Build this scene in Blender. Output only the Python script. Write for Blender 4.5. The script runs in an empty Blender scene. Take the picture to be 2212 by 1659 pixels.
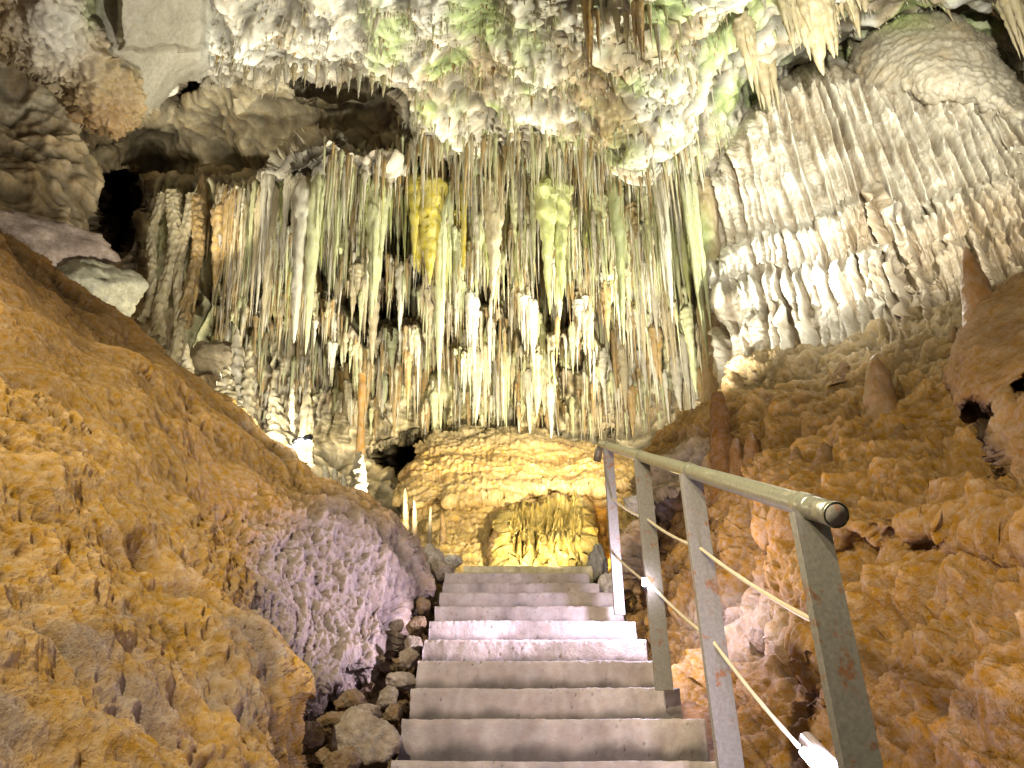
import bpy, math, random
import numpy as np
random.seed(7)
RNG = np.random.default_rng(11)
col = bpy.context.scene.collection
scene = bpy.context.scene

# ------------------------------------------------------------------ camera model (2212 x 1659 drawing units)
CX, CY, F = 1106.0, 829.5, 1512.0
PT = math.radians(30.0)
CP, SP = math.cos(PT), math.sin(PT)
CAMZ = 1.4

def W(x, y, Y):
    """world point(s) at forward distance Y on the sight line of drawing point (x,y)"""
    x = np.asarray(x, float); y = np.asarray(y, float); Y = np.asarray(Y, float)
    v = (CY - y) / F
    t = Y / (CP - v * SP)
    return np.stack([t * (x - CX) / F, Y + 0 * t, t * (SP + v * CP) + CAMZ], -1)

def hz(Y, y):
    return Y * math.tan(PT + math.atan((CY - y) / F)) + CAMZ

def pix(P):
    X, Y, Z = P[..., 0], P[..., 1], P[..., 2] - CAMZ
    zc = Y * CP + Z * SP
    return CX + F * X / zc, CY - F * (Z * CP - Y * SP) / zc

# ------------------------------------------------------------------ noise
_perm = np.random.default_rng(3).permutation(256).astype(np.int32)
_perm = np.concatenate([_perm, _perm, _perm])
_g = np.random.default_rng(5).normal(size=(256, 3)); _g /= np.linalg.norm(_g, axis=1)[:, None]
_g = _g.astype(np.float32)
_r3 = np.random.default_rng(9).random((256, 3)).astype(np.float32)

def _hash(i, j, k):
    return _perm[(_perm[(_perm[i & 255] + j) & 255] + k) & 255]

def perlin(p):
    p = np.asarray(p, np.float32)
    i = np.floor(p).astype(np.int32); f = p - i
    u = f * f * f * (f * (f * 6 - 15) + 10)
    out = None
    res = []
    for dx in (0, 1):
        for dy in (0, 1):
            for dz in (0, 1):
                g = _g[_hash(i[..., 0] + dx, i[..., 1] + dy, i[..., 2] + dz)]
                res.append(g[..., 0] * (f[..., 0] - dx) + g[..., 1] * (f[..., 1] - dy) + g[..., 2] * (f[..., 2] - dz))
    lx = [res[n] + u[..., 0] * (res[n + 4] - res[n]) for n in range(4)]
    ly = [lx[n] + u[..., 1] * (lx[n + 2] - lx[n]) for n in range(2)]
    return (ly[0] + u[..., 2] * (ly[1] - ly[0])) * 1.6

def fbm(p, octv=4, gain=.5, lac=2.03):
    a = 1.0; s = 0; p = np.asarray(p, np.float32)
    for o in range(octv):
        s = s + a * perlin(p + 17.3 * o); a *= gain; p = p * lac
    return s

def ridged(p, octv=3, gain=.5):
    a = 1.0; s = 0; p = np.asarray(p, np.float32)
    for o in range(octv):
        s = s + a * (1 - np.abs(perlin(p + 9.1 * o)) * 2); a *= gain; p = p * 2.07
    return s

def vor(p):
    """F1, F2"""
    p = np.asarray(p, np.float32)
    i = np.floor(p).astype(np.int32); f = p - i
    d1 = np.full(p.shape[:-1], 9., np.float32); d2 = d1.copy()
    for dx in (-1, 0, 1):
        for dy in (-1, 0, 1):
            for dz in (-1, 0, 1):
                r = _r3[_hash(i[..., 0] + dx, i[..., 1] + dy, i[..., 2] + dz)]
                d = (r[..., 0] + dx - f[..., 0]) ** 2 + (r[..., 1] + dy - f[..., 1]) ** 2 + (r[..., 2] + dz - f[..., 2]) ** 2
                n = d < d1
                d2 = np.where(n, d1, np.minimum(d2, d)); d1 = np.where(n, d, d1)
    return np.sqrt(d1), np.sqrt(d2)

def sstep(a, b, x):
    t = np.clip((x - a) / (b - a), 0, 1); return t * t * (3 - 2 * t)

def sdf(poly, x, y):
    """signed distance, positive inside"""
    poly = np.asarray(poly, np.float32)
    d = np.full(x.shape, 1e9, np.float32); ins = np.zeros(x.shape, bool)
    n = len(poly)
    for a in range(n):
        x0, y0 = poly[a]; x1, y1 = poly[(a + 1) % n]
        ex, ey = x1 - x0, y1 - y0
        t = np.clip(((x - x0) * ex + (y - y0) * ey) / (ex * ex + ey * ey + 1e-9), 0, 1)
        d = np.minimum(d, (x - x0 - t * ex) ** 2 + (y - y0 - t * ey) ** 2)
        c = ((y0 > y) != (y1 > y)) & (x < (x1 - x0) * (y - y0) / (y1 - y0 + 1e-9) + x0)
        ins ^= c
    d = np.sqrt(d)
    return np.where(ins, d, -d)

def region(poly, x, y, soft=20):
    return sstep(-soft / 2, soft / 2, sdf(poly, x, y))

def pline(pts, x):
    pts = np.asarray(pts, float)
    return np.interp(x, pts[:, 0], pts[:, 1])

def az(P, a, b, wob=.0):
    # coordinate that only changes around the chamber, so ribs run straight down the rock
    s_ = P[..., 0] / np.maximum(P[..., 1], .5)
    if wob: s_ = s_ + wob * fbm(P * 1.6, 2)
    return np.stack([s_ * a, P[..., 2] * b, 0 * s_], -1)

def tps(pts):
    P = np.asarray(pts, float); XY = P[:, :2] / 1000; n = len(P)
    def U(r2):
        return np.where(r2 > 0, .5 * r2 * np.log(np.maximum(r2, 1e-12)), 0)
    D = ((XY[:, None] - XY[None]) ** 2).sum(-1)
    A = np.zeros((n + 3, n + 3)); A[:n, :n] = U(D) + np.eye(n) * 2e-4
    A[:n, n] = 1; A[:n, n + 1:] = XY; A[n, :n] = 1; A[n + 1:, :n] = XY.T
    b = np.concatenate([np.log(P[:, 2]), np.zeros(3)])
    w = np.linalg.solve(A, b)
    def ev(x, y):
        x = np.asarray(x, float) / 1000; y = np.asarray(y, float) / 1000
        s = w[n] + w[n + 1] * x + w[n + 2] * y
        for a in range(n):
            s = s + w[a] * U((x - XY[a, 0]) ** 2 + (y - XY[a, 1]) ** 2)
        return np.exp(s)
    return ev

def mixc(a, b, t):
    return a + (np.asarray(b, np.float32) - a) * t[..., None]

# ------------------------------------------------------------------ objects
def tag(o, label=None, cat=None, group=None, kind=None):
    if label: o['label'] = label
    if cat: o['category'] = cat
    if group: o['group'] = group
    if kind: o['kind'] = kind
    return o

def mesh_np(name, V, Fc, mat, parent=None, colr=None, smooth=True, loc=None):
    me = bpy.data.meshes.new(name)
    V = np.asarray(V, np.float32)
    if loc is not None: V = V - np.asarray(loc, np.float32)
    me.vertices.add(len(V)); me.vertices.foreach_set('co', V.ravel())
    Fc = np.asarray(Fc, np.int32); k = Fc.shape[1]
    me.loops.add(Fc.size); me.loops.foreach_set('vertex_index', Fc.ravel())
    me.polygons.add(len(Fc)); me.polygons.foreach_set('loop_start', np.arange(0, Fc.size, k, dtype=np.int32))
    me.polygons.foreach_set('loop_total', np.full(len(Fc), k, np.int32))
    me.update(calc_edges=True); me.validate()
    me.polygons.foreach_set('use_smooth', np.full(len(me.polygons), smooth, bool))
    a = me.color_attributes.new('Col', 'FLOAT_COLOR', 'POINT')
    c = np.ones((len(V), 4), np.float32)
    if colr is not None: c[:, :3] = np.asarray(colr, np.float32)
    a.data.foreach_set('color', c.ravel())
    me.materials.append(mat)
    o = bpy.data.objects.new(name, me); col.objects.link(o)
    if loc is not None: o.location = loc
    if parent is not None: o.parent = parent
    return o

def empty(name, loc=(0, 0, 0)):
    o = bpy.data.objects.new(name, None); col.objects.link(o); o.location = [float(v) for v in loc]; o.empty_display_size = .1
    return o

# ------------------------------------------------------------------ materials
def rock_mat(name, rough=.75, bump=.5, scale=30., var=.35, spec=.3, fine=140., stretch=(1, 1, 1), wet=0.0):
    m = bpy.data.materials.new(name); m.use_nodes = True
    nt = m.node_tree; N = nt.nodes; L = nt.links
    b = N['Principled BSDF']
    at = N.new('ShaderNodeAttribute'); at.attribute_name = 'Col'
    oi = N.new('ShaderNodeObjectInfo')
    geo = N.new('ShaderNodeNewGeometry')
    mp = N.new('ShaderNodeVectorMath'); mp.operation = 'MULTIPLY'; mp.inputs[1].default_value = stretch
    L.new(geo.outputs['Position'], mp.inputs[0])
    def noise(s, d, r=.6):
        n = N.new('ShaderNodeTexNoise'); n.inputs['Scale'].default_value = s; n.inputs['Detail'].default_value = d
        n.inputs['Roughness'].default_value = r; L.new(mp.outputs[0], n.inputs['Vector']); return n
    n1 = noise(scale * .22, 5); n2 = noise(scale, 6, .65); n3 = noise(fine, 4, .7)
    m1 = N.new('ShaderNodeMix'); m1.data_type = 'RGBA'; m1.blend_type = 'MULTIPLY'; m1.inputs[0].default_value = 1
    L.new(at.outputs['Color'], m1.inputs[6]); L.new(oi.outputs['Color'], m1.inputs[7])
    r1 = N.new('ShaderNodeMapRange'); r1.inputs[1].default_value = .3; r1.inputs[2].default_value = .7
    r1.inputs[3].default_value = 1 - var; r1.inputs[4].default_value = 1 + var * .6
    mm = N.new('ShaderNodeMath'); mm.operation = 'ADD'; L.new(n1.outputs[0], mm.inputs[0]); L.new(n2.outputs[0], mm.inputs[1])
    mh = N.new('ShaderNodeMath'); mh.operation = 'MULTIPLY'; mh.inputs[1].default_value = .5; L.new(mm.outputs[0], mh.inputs[0])
    L.new(mh.outputs[0], r1.inputs[0])
    hs = N.new('ShaderNodeHueSaturation')
    r2 = N.new('ShaderNodeMapRange'); r2.inputs[1].default_value = .35; r2.inputs[2].default_value = .65
    r2.inputs[3].default_value = 1.25; r2.inputs[4].default_value = .8; L.new(n2.outputs[0], r2.inputs[0])
    L.new(r2.outputs[0], hs.inputs['Saturation']); L.new(r1.outputs[0], hs.inputs['Value'])
    L.new(m1.outputs[2], hs.inputs['Color']); L.new(hs.outputs[0], b.inputs['Base Color'])
    rr = N.new('ShaderNodeMapRange'); rr.inputs[1].default_value = .35; rr.inputs[2].default_value = .65
    rr.inputs[3].default_value = rough + .1; rr.inputs[4].default_value = rough - .25 - wet; L.new(n1.outputs[0], rr.inputs[0])
    L.new(rr.outputs[0], b.inputs['Roughness']); b.inputs['Specular IOR Level'].default_value = spec
    a1 = N.new('ShaderNodeMath'); a1.operation = 'MULTIPLY_ADD'; a1.inputs[1].default_value = .45
    L.new(n3.outputs[0], a1.inputs[0]); L.new(n2.outputs[0], a1.inputs[2])
    bp = N.new('ShaderNodeBump'); bp.inputs['Strength'].default_value = bump; bp.inputs['Distance'].default_value = .6 / scale
    L.new(a1.outputs[0], bp.inputs['Height']); L.new(bp.outputs[0], b.inputs['Normal'])
    return m

M_shell = rock_mat('limestone', .7, .55, 22, .3, .35, 90)
M_stal = rock_mat('calcite', .55, .5, 24, .3, .45, 90, (1, 1, .35), .1)
M_flow = rock_mat('flowstone', .5, .6, 26, .25, .5, 100, (1, 1, .6), .1)
M_slope = rock_mat('clay_rock', .85, 1., 26, .34, .2, 120)
M_stone = rock_mat('rubble_rock', .8, .8, 30, .45, .25, 120)
M_conc = rock_mat('concrete', .75, .35, 18, .28, .3, 120)

def metal_mat(name, base, rust, amount, rough, metallic):
    m = bpy.data.materials.new(name); m.use_nodes = True
    nt = m.node_tree; N = nt.nodes; L = nt.links; b = N['Principled BSDF']
    tc = N.new('ShaderNodeNewGeometry')
    n = N.new('ShaderNodeTexNoise'); n.inputs['Scale'].default_value = 14; n.inputs['Detail'].default_value = 8; n.inputs['Roughness'].default_value = .7
    L.new(tc.outputs['Position'], n.inputs['Vector'])
    n2 = N.new('ShaderNodeTexNoise'); n2.inputs['Scale'].default_value = 90; n2.inputs['Detail'].default_value = 4
    L.new(tc.outputs['Position'], n2.inputs['Vector'])
    cr = N.new('ShaderNodeValToRGB'); e = cr.color_ramp.elements
    e[0].position = amount; e[0].color = (*base, 1); e[1].position = amount + .07; e[1].color = (*rust, 1)
    L.new(n.outputs[0], cr.inputs[0])
    hs = N.new('ShaderNodeHueSaturation'); mr = N.new('ShaderNodeMapRange'); mr.inputs[3].default_value = .6; mr.inputs[4].default_value = 1.4
    L.new(n2.outputs[0], mr.inputs[0]); L.new(mr.outputs[0], hs.inputs['Value']); L.new(cr.outputs[0], hs.inputs['Color'])
    L.new(hs.outputs[0], b.inputs['Base Color'])
    mt = N.new('ShaderNodeMapRange'); mt.inputs[1].default_value = amount; mt.inputs[2].default_value = amount + .07
    mt.inputs[3].default_value = metallic; mt.inputs[4].default_value = 0; L.new(n.outputs[0], mt.inputs[0]); L.new(mt.outputs[0], b.inputs['Metallic'])
    b.inputs['Roughness'].default_value = rough
    bp = N.new('ShaderNodeBump'); bp.inputs['Strength'].default_value = .3; bp.inputs['Distance'].default_value = .003
    L.new(n2.outputs[0], bp.inputs['Height']); L.new(bp.outputs[0], b.inputs['Normal'])
    return m
M_post = metal_mat('weathered_steel', (.18, .163, .135), (.19, .085, .035), .57, .72, .0)
M_pipe = metal_mat('galvanised_pipe', (.42, .41, .32), (.22, .19, .12), .58, .34, .8)

def emis(name, c, s):
    m = bpy.data.materials.new(name); m.use_nodes = True
    b = m.node_tree.nodes['Principled BSDF']; b.inputs['Emission Color'].default_value = (*c, 1); b.inputs['Emission Strength'].default_value = s
    n = m.node_tree.nodes.new('ShaderNodeTexNoise'); n.inputs['Scale'].default_value = 3
    m.node_tree.links.new(n.outputs[0], b.inputs['Roughness'])
    return m
def plain(name, c, rough=.5, metallic=0.):
    m = bpy.data.materials.new(name); m.use_nodes = True
    nt = m.node_tree; b = nt.nodes['Principled BSDF']
    n = nt.nodes.new('ShaderNodeTexNoise'); n.inputs['Scale'].default_value = 60; n.inputs['Detail'].default_value = 5
    r = nt.nodes.new('ShaderNodeValToRGB'); r.color_ramp.elements[0].color = (c[0] * .6, c[1] * .6, c[2] * .6, 1); r.color_ramp.elements[1].color = (c[0] * 1.3, c[1] * 1.3, c[2] * 1.3, 1)
    nt.links.new(n.outputs[0], r.inputs[0]); nt.links.new(r.outputs[0], b.inputs['Base Color'])
    b.inputs['Roughness'].default_value = rough; b.inputs['Metallic'].default_value = metallic
    return m
M_tube_cool = emis('tube_glow_cool', (.85, .95, 1), 25)
M_tube_violet = emis('tube_glow_violet', (.72, .7, 1), 40)
M_black = plain('black_housing', (.02, .02, .02), .5)
M_clear = plain('plastic_sleeve', (.5, .42, .4), .25)
M_rope = plain('rope_fibre', (.5, .42, .28), .9)

# ------------------------------------------------------------------ sheets (rock surfaces)
CREAM = np.array((.56, .50, .37), np.float32); WHITE = np.array((.70, .68, .60), np.float32); TAN = np.array((.40, .28, .15), np.float32)
BROWN = np.array((.22, .12, .05), np.float32); DARK = np.array((.05, .028, .014), np.float32); GREEN = np.array((.44, .54, .22), np.float32)
YELLOW = np.array((.56, .45, .12), np.float32); CLAY = np.array((.52, .318, .112), np.float32); GREY = np.array((.33, .29, .23), np.float32)

def grid_faces(ny, nx, keep=None):
    idx = np.arange(ny * nx).reshape(ny, nx)
    f = np.stack([idx[:-1, :-1], idx[1:, :-1], idx[1:, 1:], idx[:-1, 1:]], -1).reshape(-1, 4)
    if keep is not None:
        k = keep.ravel(); f = f[k[f].all(1)]
    return f

def compact(V, Fc, C):
    used = np.zeros(len(V), bool); used[Fc.ravel()] = True
    m = np.cumsum(used) - 1
    return V[used], m[Fc], C[used]

def normals(P):
    du = np.gradient(P, axis=1); dv = np.gradient(P, axis=0)
    n = np.cross(dv, du); n /= np.linalg.norm(n, axis=-1)[..., None] + 1e-9
    v = P - np.array((0, 0, CAMZ)); s = np.sign((n * v).sum(-1)); s[s == 0] = 1
    return -n * s[..., None]

def axis(segs):
    out = []
    for a, b, st in segs: out.append(np.arange(a, b, st))
    out.append([segs[-1][1]])
    return np.concatenate(out).astype(np.float32)

SHEETS = {}
def sheet(name, xs, ys, depth, disp, colour, mat, poly=None, round_w=0, round_d=0, jag=0., nsm=0, flat=None, **kw):
    gx, gy = np.meshgrid(xs, ys)
    Y = depth(gx, gy)
    keep = None
    if poly is not None:
        sx = gx; sy = gy
        if jag:
            q = np.stack([gx / 45, gy / 45, np.zeros_like(gx)], -1)
            sx = gx + jag * fbm(q, 4); sy = gy + jag * fbm(q + 31.7, 4)
        sd = sdf(poly, sx, sy)
        if round_w:
            e = np.clip(1 - sd / round_w, 0, 1)
            Y = Y + round_d * (1 - np.sqrt(np.maximum(1 - e * e, 0)))
        keep = sd > 0
        keep2 = keep.copy()
    P = W(gx, gy, Y)
    n = normals(blur3(P, nsm) if nsm else P)
    if flat is not None:   # hanging sheets swell straight outwards, towards the open chamber
        k = region(flat, gx, gy, 60)[..., None]; o_ = np.array((0, -.94, -.34)) + 0 * n
        n = n * (1 - k) + o_ * k; n /= np.linalg.norm(n, axis=-1)[..., None] + 1e-9
    d = disp(P, gx, gy)
    P2 = P + n * d[..., None]
    c = colour(P, gx, gy, d)
    # crevice tone: local height against blurred height
    SHEETS[name] = (xs, ys, P2)
    f = grid_faces(len(ys), len(xs), keep)
    V, f, C = compact(P2.reshape(-1, 3), f, c.reshape(-1, 3))
    loc = V.mean(0); loc[2] = V[:, 2].min()
    o = mesh_np(name, V, f, mat, None, np.clip(C, .005, .9), loc=loc)
    return tag(o, **kw)

def look(name, x, y):
    xs, ys, P = SHEETS[name]
    return P[np.clip(np.searchsorted(ys, y), 0, len(ys) - 1), np.clip(np.searchsorted(xs, x), 0, len(xs) - 1)]

def blur(a, r):
    for ax in (0, 1):
        k = 2 * r + 1
        pad = [(0, 0), (0, 0)]; pad[ax] = (r + 1, r)
        c = np.cumsum(np.pad(a, pad, mode='edge'), axis=ax)
        a = (np.take(c, range(k, c.shape[ax]), axis=ax) - np.take(c, range(0, c.shape[ax] - k), axis=ax)) / k
    return a
def blur3(P, r):
    return np.stack([blur(P[..., i], r) for i in range(3)], -1)

# ---- the cave shell: ceiling and back wall
shell_pts = [
 (-500,-400,3.0),(300,-400,3.0),(1100,-400,3.0),(1900,-400,3.0),(2700,-400,2.8),
 (-400,0,4.6),(0,0,5.2),(480,0,5.1),(800,0,5.0),(1100,0,4.7),(1350,0,4.4),(1600,0,4.9),(1900,0,5.9),(2212,0,5.6),(2600,0,4.8),(1700,90,6.4),(1900,80,7.1),(2100,60,6.9),(2300,150,7.2),
 (0,200,6.6),(300,200,7.0),(480,150,6.3),(700,120,5.8),(900,200,6.2),(1100,200,6.0),(1300,200,5.9),(1500,200,6.0),(1600,200,7.2),(1750,170,8.0),(2212,200,7.6),(1900,300,8.2),
 (0,400,6.6),(150,400,7.2),(300,400,8.6),(500,380,8.3),(700,380,8.1),(850,370,8.0),(1100,400,7.8),(1300,410,7.8),(1500,400,7.6),(1700,400,8.4),
 (-400,400,4.6),(-400,800,4.2),(-400,1300,4),(0,600,6.4),(200,600,7.5),(350,600,9.0),(500,600,10),(700,600,10.4),(900,600,10.5),(1100,600,10.4),(1300,600,10.2),(1450,600,9.6),(1600,600,8.6),(1900,600,7.4),(2300,600,5.8),(2700,600,5),
 (350,750,9.6),(500,750,10.6),(700,720,11.5),(900,720,11.8),(1100,720,11.8),(1300,720,11.6),(1480,720,10.6),(1600,720,9.4),
 (500,900,10.6),(700,900,11.6),(900,880,12.2),(1100,880,12.3),(1300,880,12),(1500,880,11),(1700,880,9.5),
 (600,1100,10),(800,1100,10.8),(1000,1100,12.0),(1200,1100,12.0),(1400,1100,11.5),(2700,1200,5),(0,1000,7),(0,1400,7),(800,1450,11),(1300,1450,11),(1800,1400,8)]
_sh = tps(shell_pts)
ALCOVE = [(150,300),(330,265),(380,190),(430,165),(480,180),(560,178),(640,165),(830,185),(862,235),(845,320),(760,300),(690,295),(640,320),(600,345),(560,378),(480,392),(390,380),(340,372),(200,372),(165,340)]
HOLE1 = [(200,378),(245,368),(290,378),(292,430),(285,500),(262,560),(225,570),(203,520),(206,450)]
HOLE2 = [(385,165),(430,158),(462,172),(440,200),(400,210),(372,225)]
HOLE3 = [(615,150),(700,158),(800,172),(835,195),(790,215),(700,215),(640,200)]
LEDGE = [(560,385),(600,345),(660,318),(715,293),(730,290),(745,318),(800,330),(855,330),(870,370),(850,395),(700,400)]
HOLE4 = [(1130,415),(1180,395),(1240,398),(1275,418),(1240,432),(1180,436)]
HOLE5 = [(815,985),(850,972),(885,955),(905,950),(900,1000),(880,1030),(855,1035),(828,1010)]
HOLE6 = [(165,275),(205,292),(250,300),(262,290),(240,330),(205,322),(175,305)]
HOLE7 = [(760,560),(830,500),(900,560),(930,640),(880,700),(780,700),(740,640)]
def warp(gx, gy, a=12, s=50):
    q = np.stack([gx / s, gy / s, np.zeros_like(gx)], -1)
    return gx + a * fbm(q, 3), gy + a * fbm(q + 41.2, 3)
def shell_depth(gx, gy):
    wv = 34 * perlin(np.stack([gx / 75, 0 * gx + 2.2, 0 * gx], -1)) + 16 * perlin(np.stack([gx / 28, 0 * gx + 5.2, 0 * gx], -1))
    wv = wv * sstep(250, 340, gy) * (1 - sstep(480, 600, gy)) * sstep(640, 760, gx) * (1 - sstep(1480, 1560, gx))
    Y = _sh(gx, gy + wv)
    x, y = warp(gx, gy)
    y = y + wv
    Y = Y + .9 * region(ALCOVE, x, y, 26)
    Y = Y + 2.2 * region(HOLE1, x, y, 16) + 1.0 * region(HOLE2, x, y, 14) + .5 * region(HOLE3, x, y, 14) + .8 * region(HOLE4, x, y, 12)
    Y = Y + 2.0 * region(HOLE5, x, y, 10) + .8 * region(HOLE6, x, y, 14) + 1.3 * region(HOLE7, x, y, 40)
    Y = Y - .7 * region(LEDGE, x, y, 14)
    # hanging sheets with toothed lower edges, one behind the other
    xl = gx - (gy - 400) * np.interp(gx, [300, 670, 1000, 1100, 1330, 1480, 1900], [-.12, -.06, 0, 0, .05, .12, .3])
    for k, (tp, bt_, Ys, amp, cov) in enumerate((
        ([(440,392),(560,392),(860,384),(1000,405),(1100,412),(1300,425),(1500,405),(1540,420)], [(440,500),(520,560),(600,520),(680,560),(760,500),(840,480),(900,480),(1000,500),(1100,500),(1200,560),(1320,520),(1450,520),(1540,560)], 7.85, 110, .25),
        ([(440,520),(700,560),(900,610),(1100,600),(1300,560),(1540,560)], [(440,620),(700,640),(900,680),(1100,690),(1300,680),(1540,660)], 9.6, 90, .05),
        ([(440,640),(700,700),(900,690),(1100,700),(1300,680),(1540,660)], [(440,700),(700,750),(900,760),(1100,780),(1300,780),(1540,760)], 10.9, 80, .05),
        ([(640,790),(800,790),(1000,800),(1200,800),(1540,780)], [(640,850),(800,850),(1000,860),(1200,870),(1540,850)], 11.6, 60, .1))):
        q1 = perlin(np.stack([xl / 25, 0 * xl + k * 9.7, 0 * xl], -1)); q2 = perlin(np.stack([xl / 10, 0 * xl + k * 5.1 + 3, 0 * xl], -1)); q3 = perlin(np.stack([xl / 55, 0 * xl + k * 3.3 + 7, 0 * xl], -1))
        tooth = amp * np.clip(1 - np.abs(q1) * 2.0, 0, 1) + amp * .45 * np.clip(1 - np.abs(q2) * 2.2, 0, 1) + amp * 1.0 * q3
        u0 = y - pline(tp, gx) ; u1 = pline(bt_, gx) + tooth - gy
        win = sstep(445, 480, gx) * (1 - sstep(1500, 1540, gx))
        if k == 3: win = win * sstep(640, 720, gx)
        pres = sstep(-.05 - cov, .1 - cov, perlin(np.stack([xl / 75, gy / 190, 0 * xl + k * 7.7], -1)))
        m = win * sstep(-6, 12, u0) * sstep(0, 5, u1) * pres
        Ysh = Ys + .25 * perlin(np.stack([xl / 90, 0 * xl + k, 0 * xl], -1)) - .10 * np.clip(q1 * 1.5, -1, .3) + .0008 * np.clip(u0, 0, 200)
        Y = Y + (np.minimum(Y, Ysh) - Y) * m
    return Y
def gauss(gx, gy, x, y, rx, ry):
    return np.exp(-((gx - x) / rx) ** 2 - ((gy - y) / ry) ** 2)
CEIL_TOOTH = [(470,-300),(470,140),(640,150),(840,185),(870,260),(850,370),(1000,400),(1500,400),(1560,250),(1600,-300)]
CURT = [(330,380),(500,390),(860,375),(1100,410),(1500,400),(1560,560),(1520,850),(1300,930),(900,930),(640,1000),(480,880),(330,700)]
def shell_disp(P, gx, gy):
    tooth = region(CEIL_TOOTH, gx, gy, 90); cur = region(CURT, gx, gy, 50)
    smoothL = region([(470,-400),(470,180),(330,270),(200,300),(-500,700),(-500,-400)], gx, gy, 60)
    pw = P + .15 * np.stack([fbm(P * 1.3, 3), fbm(P * 1.3 + 9, 3), fbm(P * 1.3 + 19, 3)], -1)
    d = (.30 + .16 * tooth) * fbm(pw * .8, 4, .5) * (1 - .6 * cur) + .05 * fbm(pw * 4, 3, .5)
    f1, f2 = vor(pw * np.array((5, 5, 5)))
    g1, g2 = vor(pw * np.array((12, 12, 9)) + 5)
    amp = sstep(-.35, .45, fbm(P * .9 + 3, 2))
    d = d + tooth * (.10 * np.clip(.75 - f1, 0, 1) * amp + .04 * np.clip(.7 - g1, 0, 1)) * 1.3
    h = P * np.array((1, 1, .12))
    rib = ridged(az(P, 42, .35, .012), 3, .6)
    d = d + cur * .09 * rib + tooth * (1 - cur) * .10 * np.clip(.8 - vor(pw * 2.2 + 7)[0], 0, 1)
    d = d + smoothL * .03 * ridged(P * np.array((2, 2, 1.2)), 2)
    lowr = sstep(800, 900, gy)
    d = d + lowr * .04 * ridged(P * np.array((3, 3, 7)), 3)
    return d
def tone(d, r=5, k=9.):  # shading put into the rock colour: hollows darker, ridges lighter
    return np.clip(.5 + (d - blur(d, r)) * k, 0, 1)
def shell_col(P, gx, gy, d):
    x, y = warp(gx, gy, 25, 80)
    n1 = fbm(P * .8, 4); n2 = fbm(P * 2.4 + 4, 4); n3 = fbm(P * 7 + 8, 3)
    c = np.broadcast_to(CREAM, P.shape).astype(np.float32).copy()
    c = mixc(c, TAN, np.clip(.35 + n2 * .6, 0, .8))
    ceil = region([(330,-400),(330,200),(480,170),(860,200),(860,360),(1000,420),(1530,420),(1560,300),(2300,200),(2300,-400)], x, y, 60)
    c = mixc(c, WHITE, ceil * np.clip(.55 + n1 * .5 + n3 * .3, 0, .95))
    c = mixc(c, TAN, np.clip(ceil * sstep(.1, .7, fbm(P * 1.1 + 33, 4)), 0, .6))
    c = mixc(c, GREEN, np.clip(ceil * sstep(-.1, .7, fbm(P * 1.5 + 13, 3)) * sstep(600, 950, gx), 0, .8))
    c = mixc(c, TAN, region([(1200,90),(1330,150),(1400,260),(1300,330),(1210,200)], x, y, 60) * .8)
    c = mixc(c, TAN * .9, region([(-300,250),(300,250),(380,420),(420,800),(-300,900)], x, y, 90) * .6)
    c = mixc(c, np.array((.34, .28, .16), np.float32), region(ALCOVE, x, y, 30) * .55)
    c = mixc(c, WHITE * .6, region(LEDGE, gx, gy, 12) * .5)
    cur = region([(300,400),(500,400),(860,385),(1100,415),(1530,410),(1540,850),(1300,900),(900,900),(640,1000),(480,880),(330,700)], x, y, 40)
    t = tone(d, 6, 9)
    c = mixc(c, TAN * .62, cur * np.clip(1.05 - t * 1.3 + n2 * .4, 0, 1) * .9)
    c = mixc(c, np.array((.56, .58, .30), np.float32), cur * np.clip(.1 + n1 * .9, 0, .6))
    low = sstep(860, 960, y) * sstep(600, 700, gx)
    c = mixc(c, np.array((.60, .49, .28), np.float32), low * .8)
    c = mixc(c, np.array((.50, .46, .22), np.float32), gauss(gx, gy, 1050, 850, 160, 110) * .7)
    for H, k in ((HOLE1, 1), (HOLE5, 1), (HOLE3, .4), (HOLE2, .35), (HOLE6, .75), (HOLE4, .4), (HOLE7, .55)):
        c = mixc(c, DARK * (1 if k == 1 else 1.8), region(H, x, y, 24) * k)  # shade of the recesses painted dark into the rock colour
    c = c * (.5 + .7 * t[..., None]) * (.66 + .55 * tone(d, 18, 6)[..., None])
    return c
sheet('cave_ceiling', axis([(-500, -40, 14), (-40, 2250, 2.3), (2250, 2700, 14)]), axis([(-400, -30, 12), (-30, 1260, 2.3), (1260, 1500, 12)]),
      shell_depth, shell_disp, shell_col, M_shell, nsm=2, flat=CURT, kind='structure')

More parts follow.
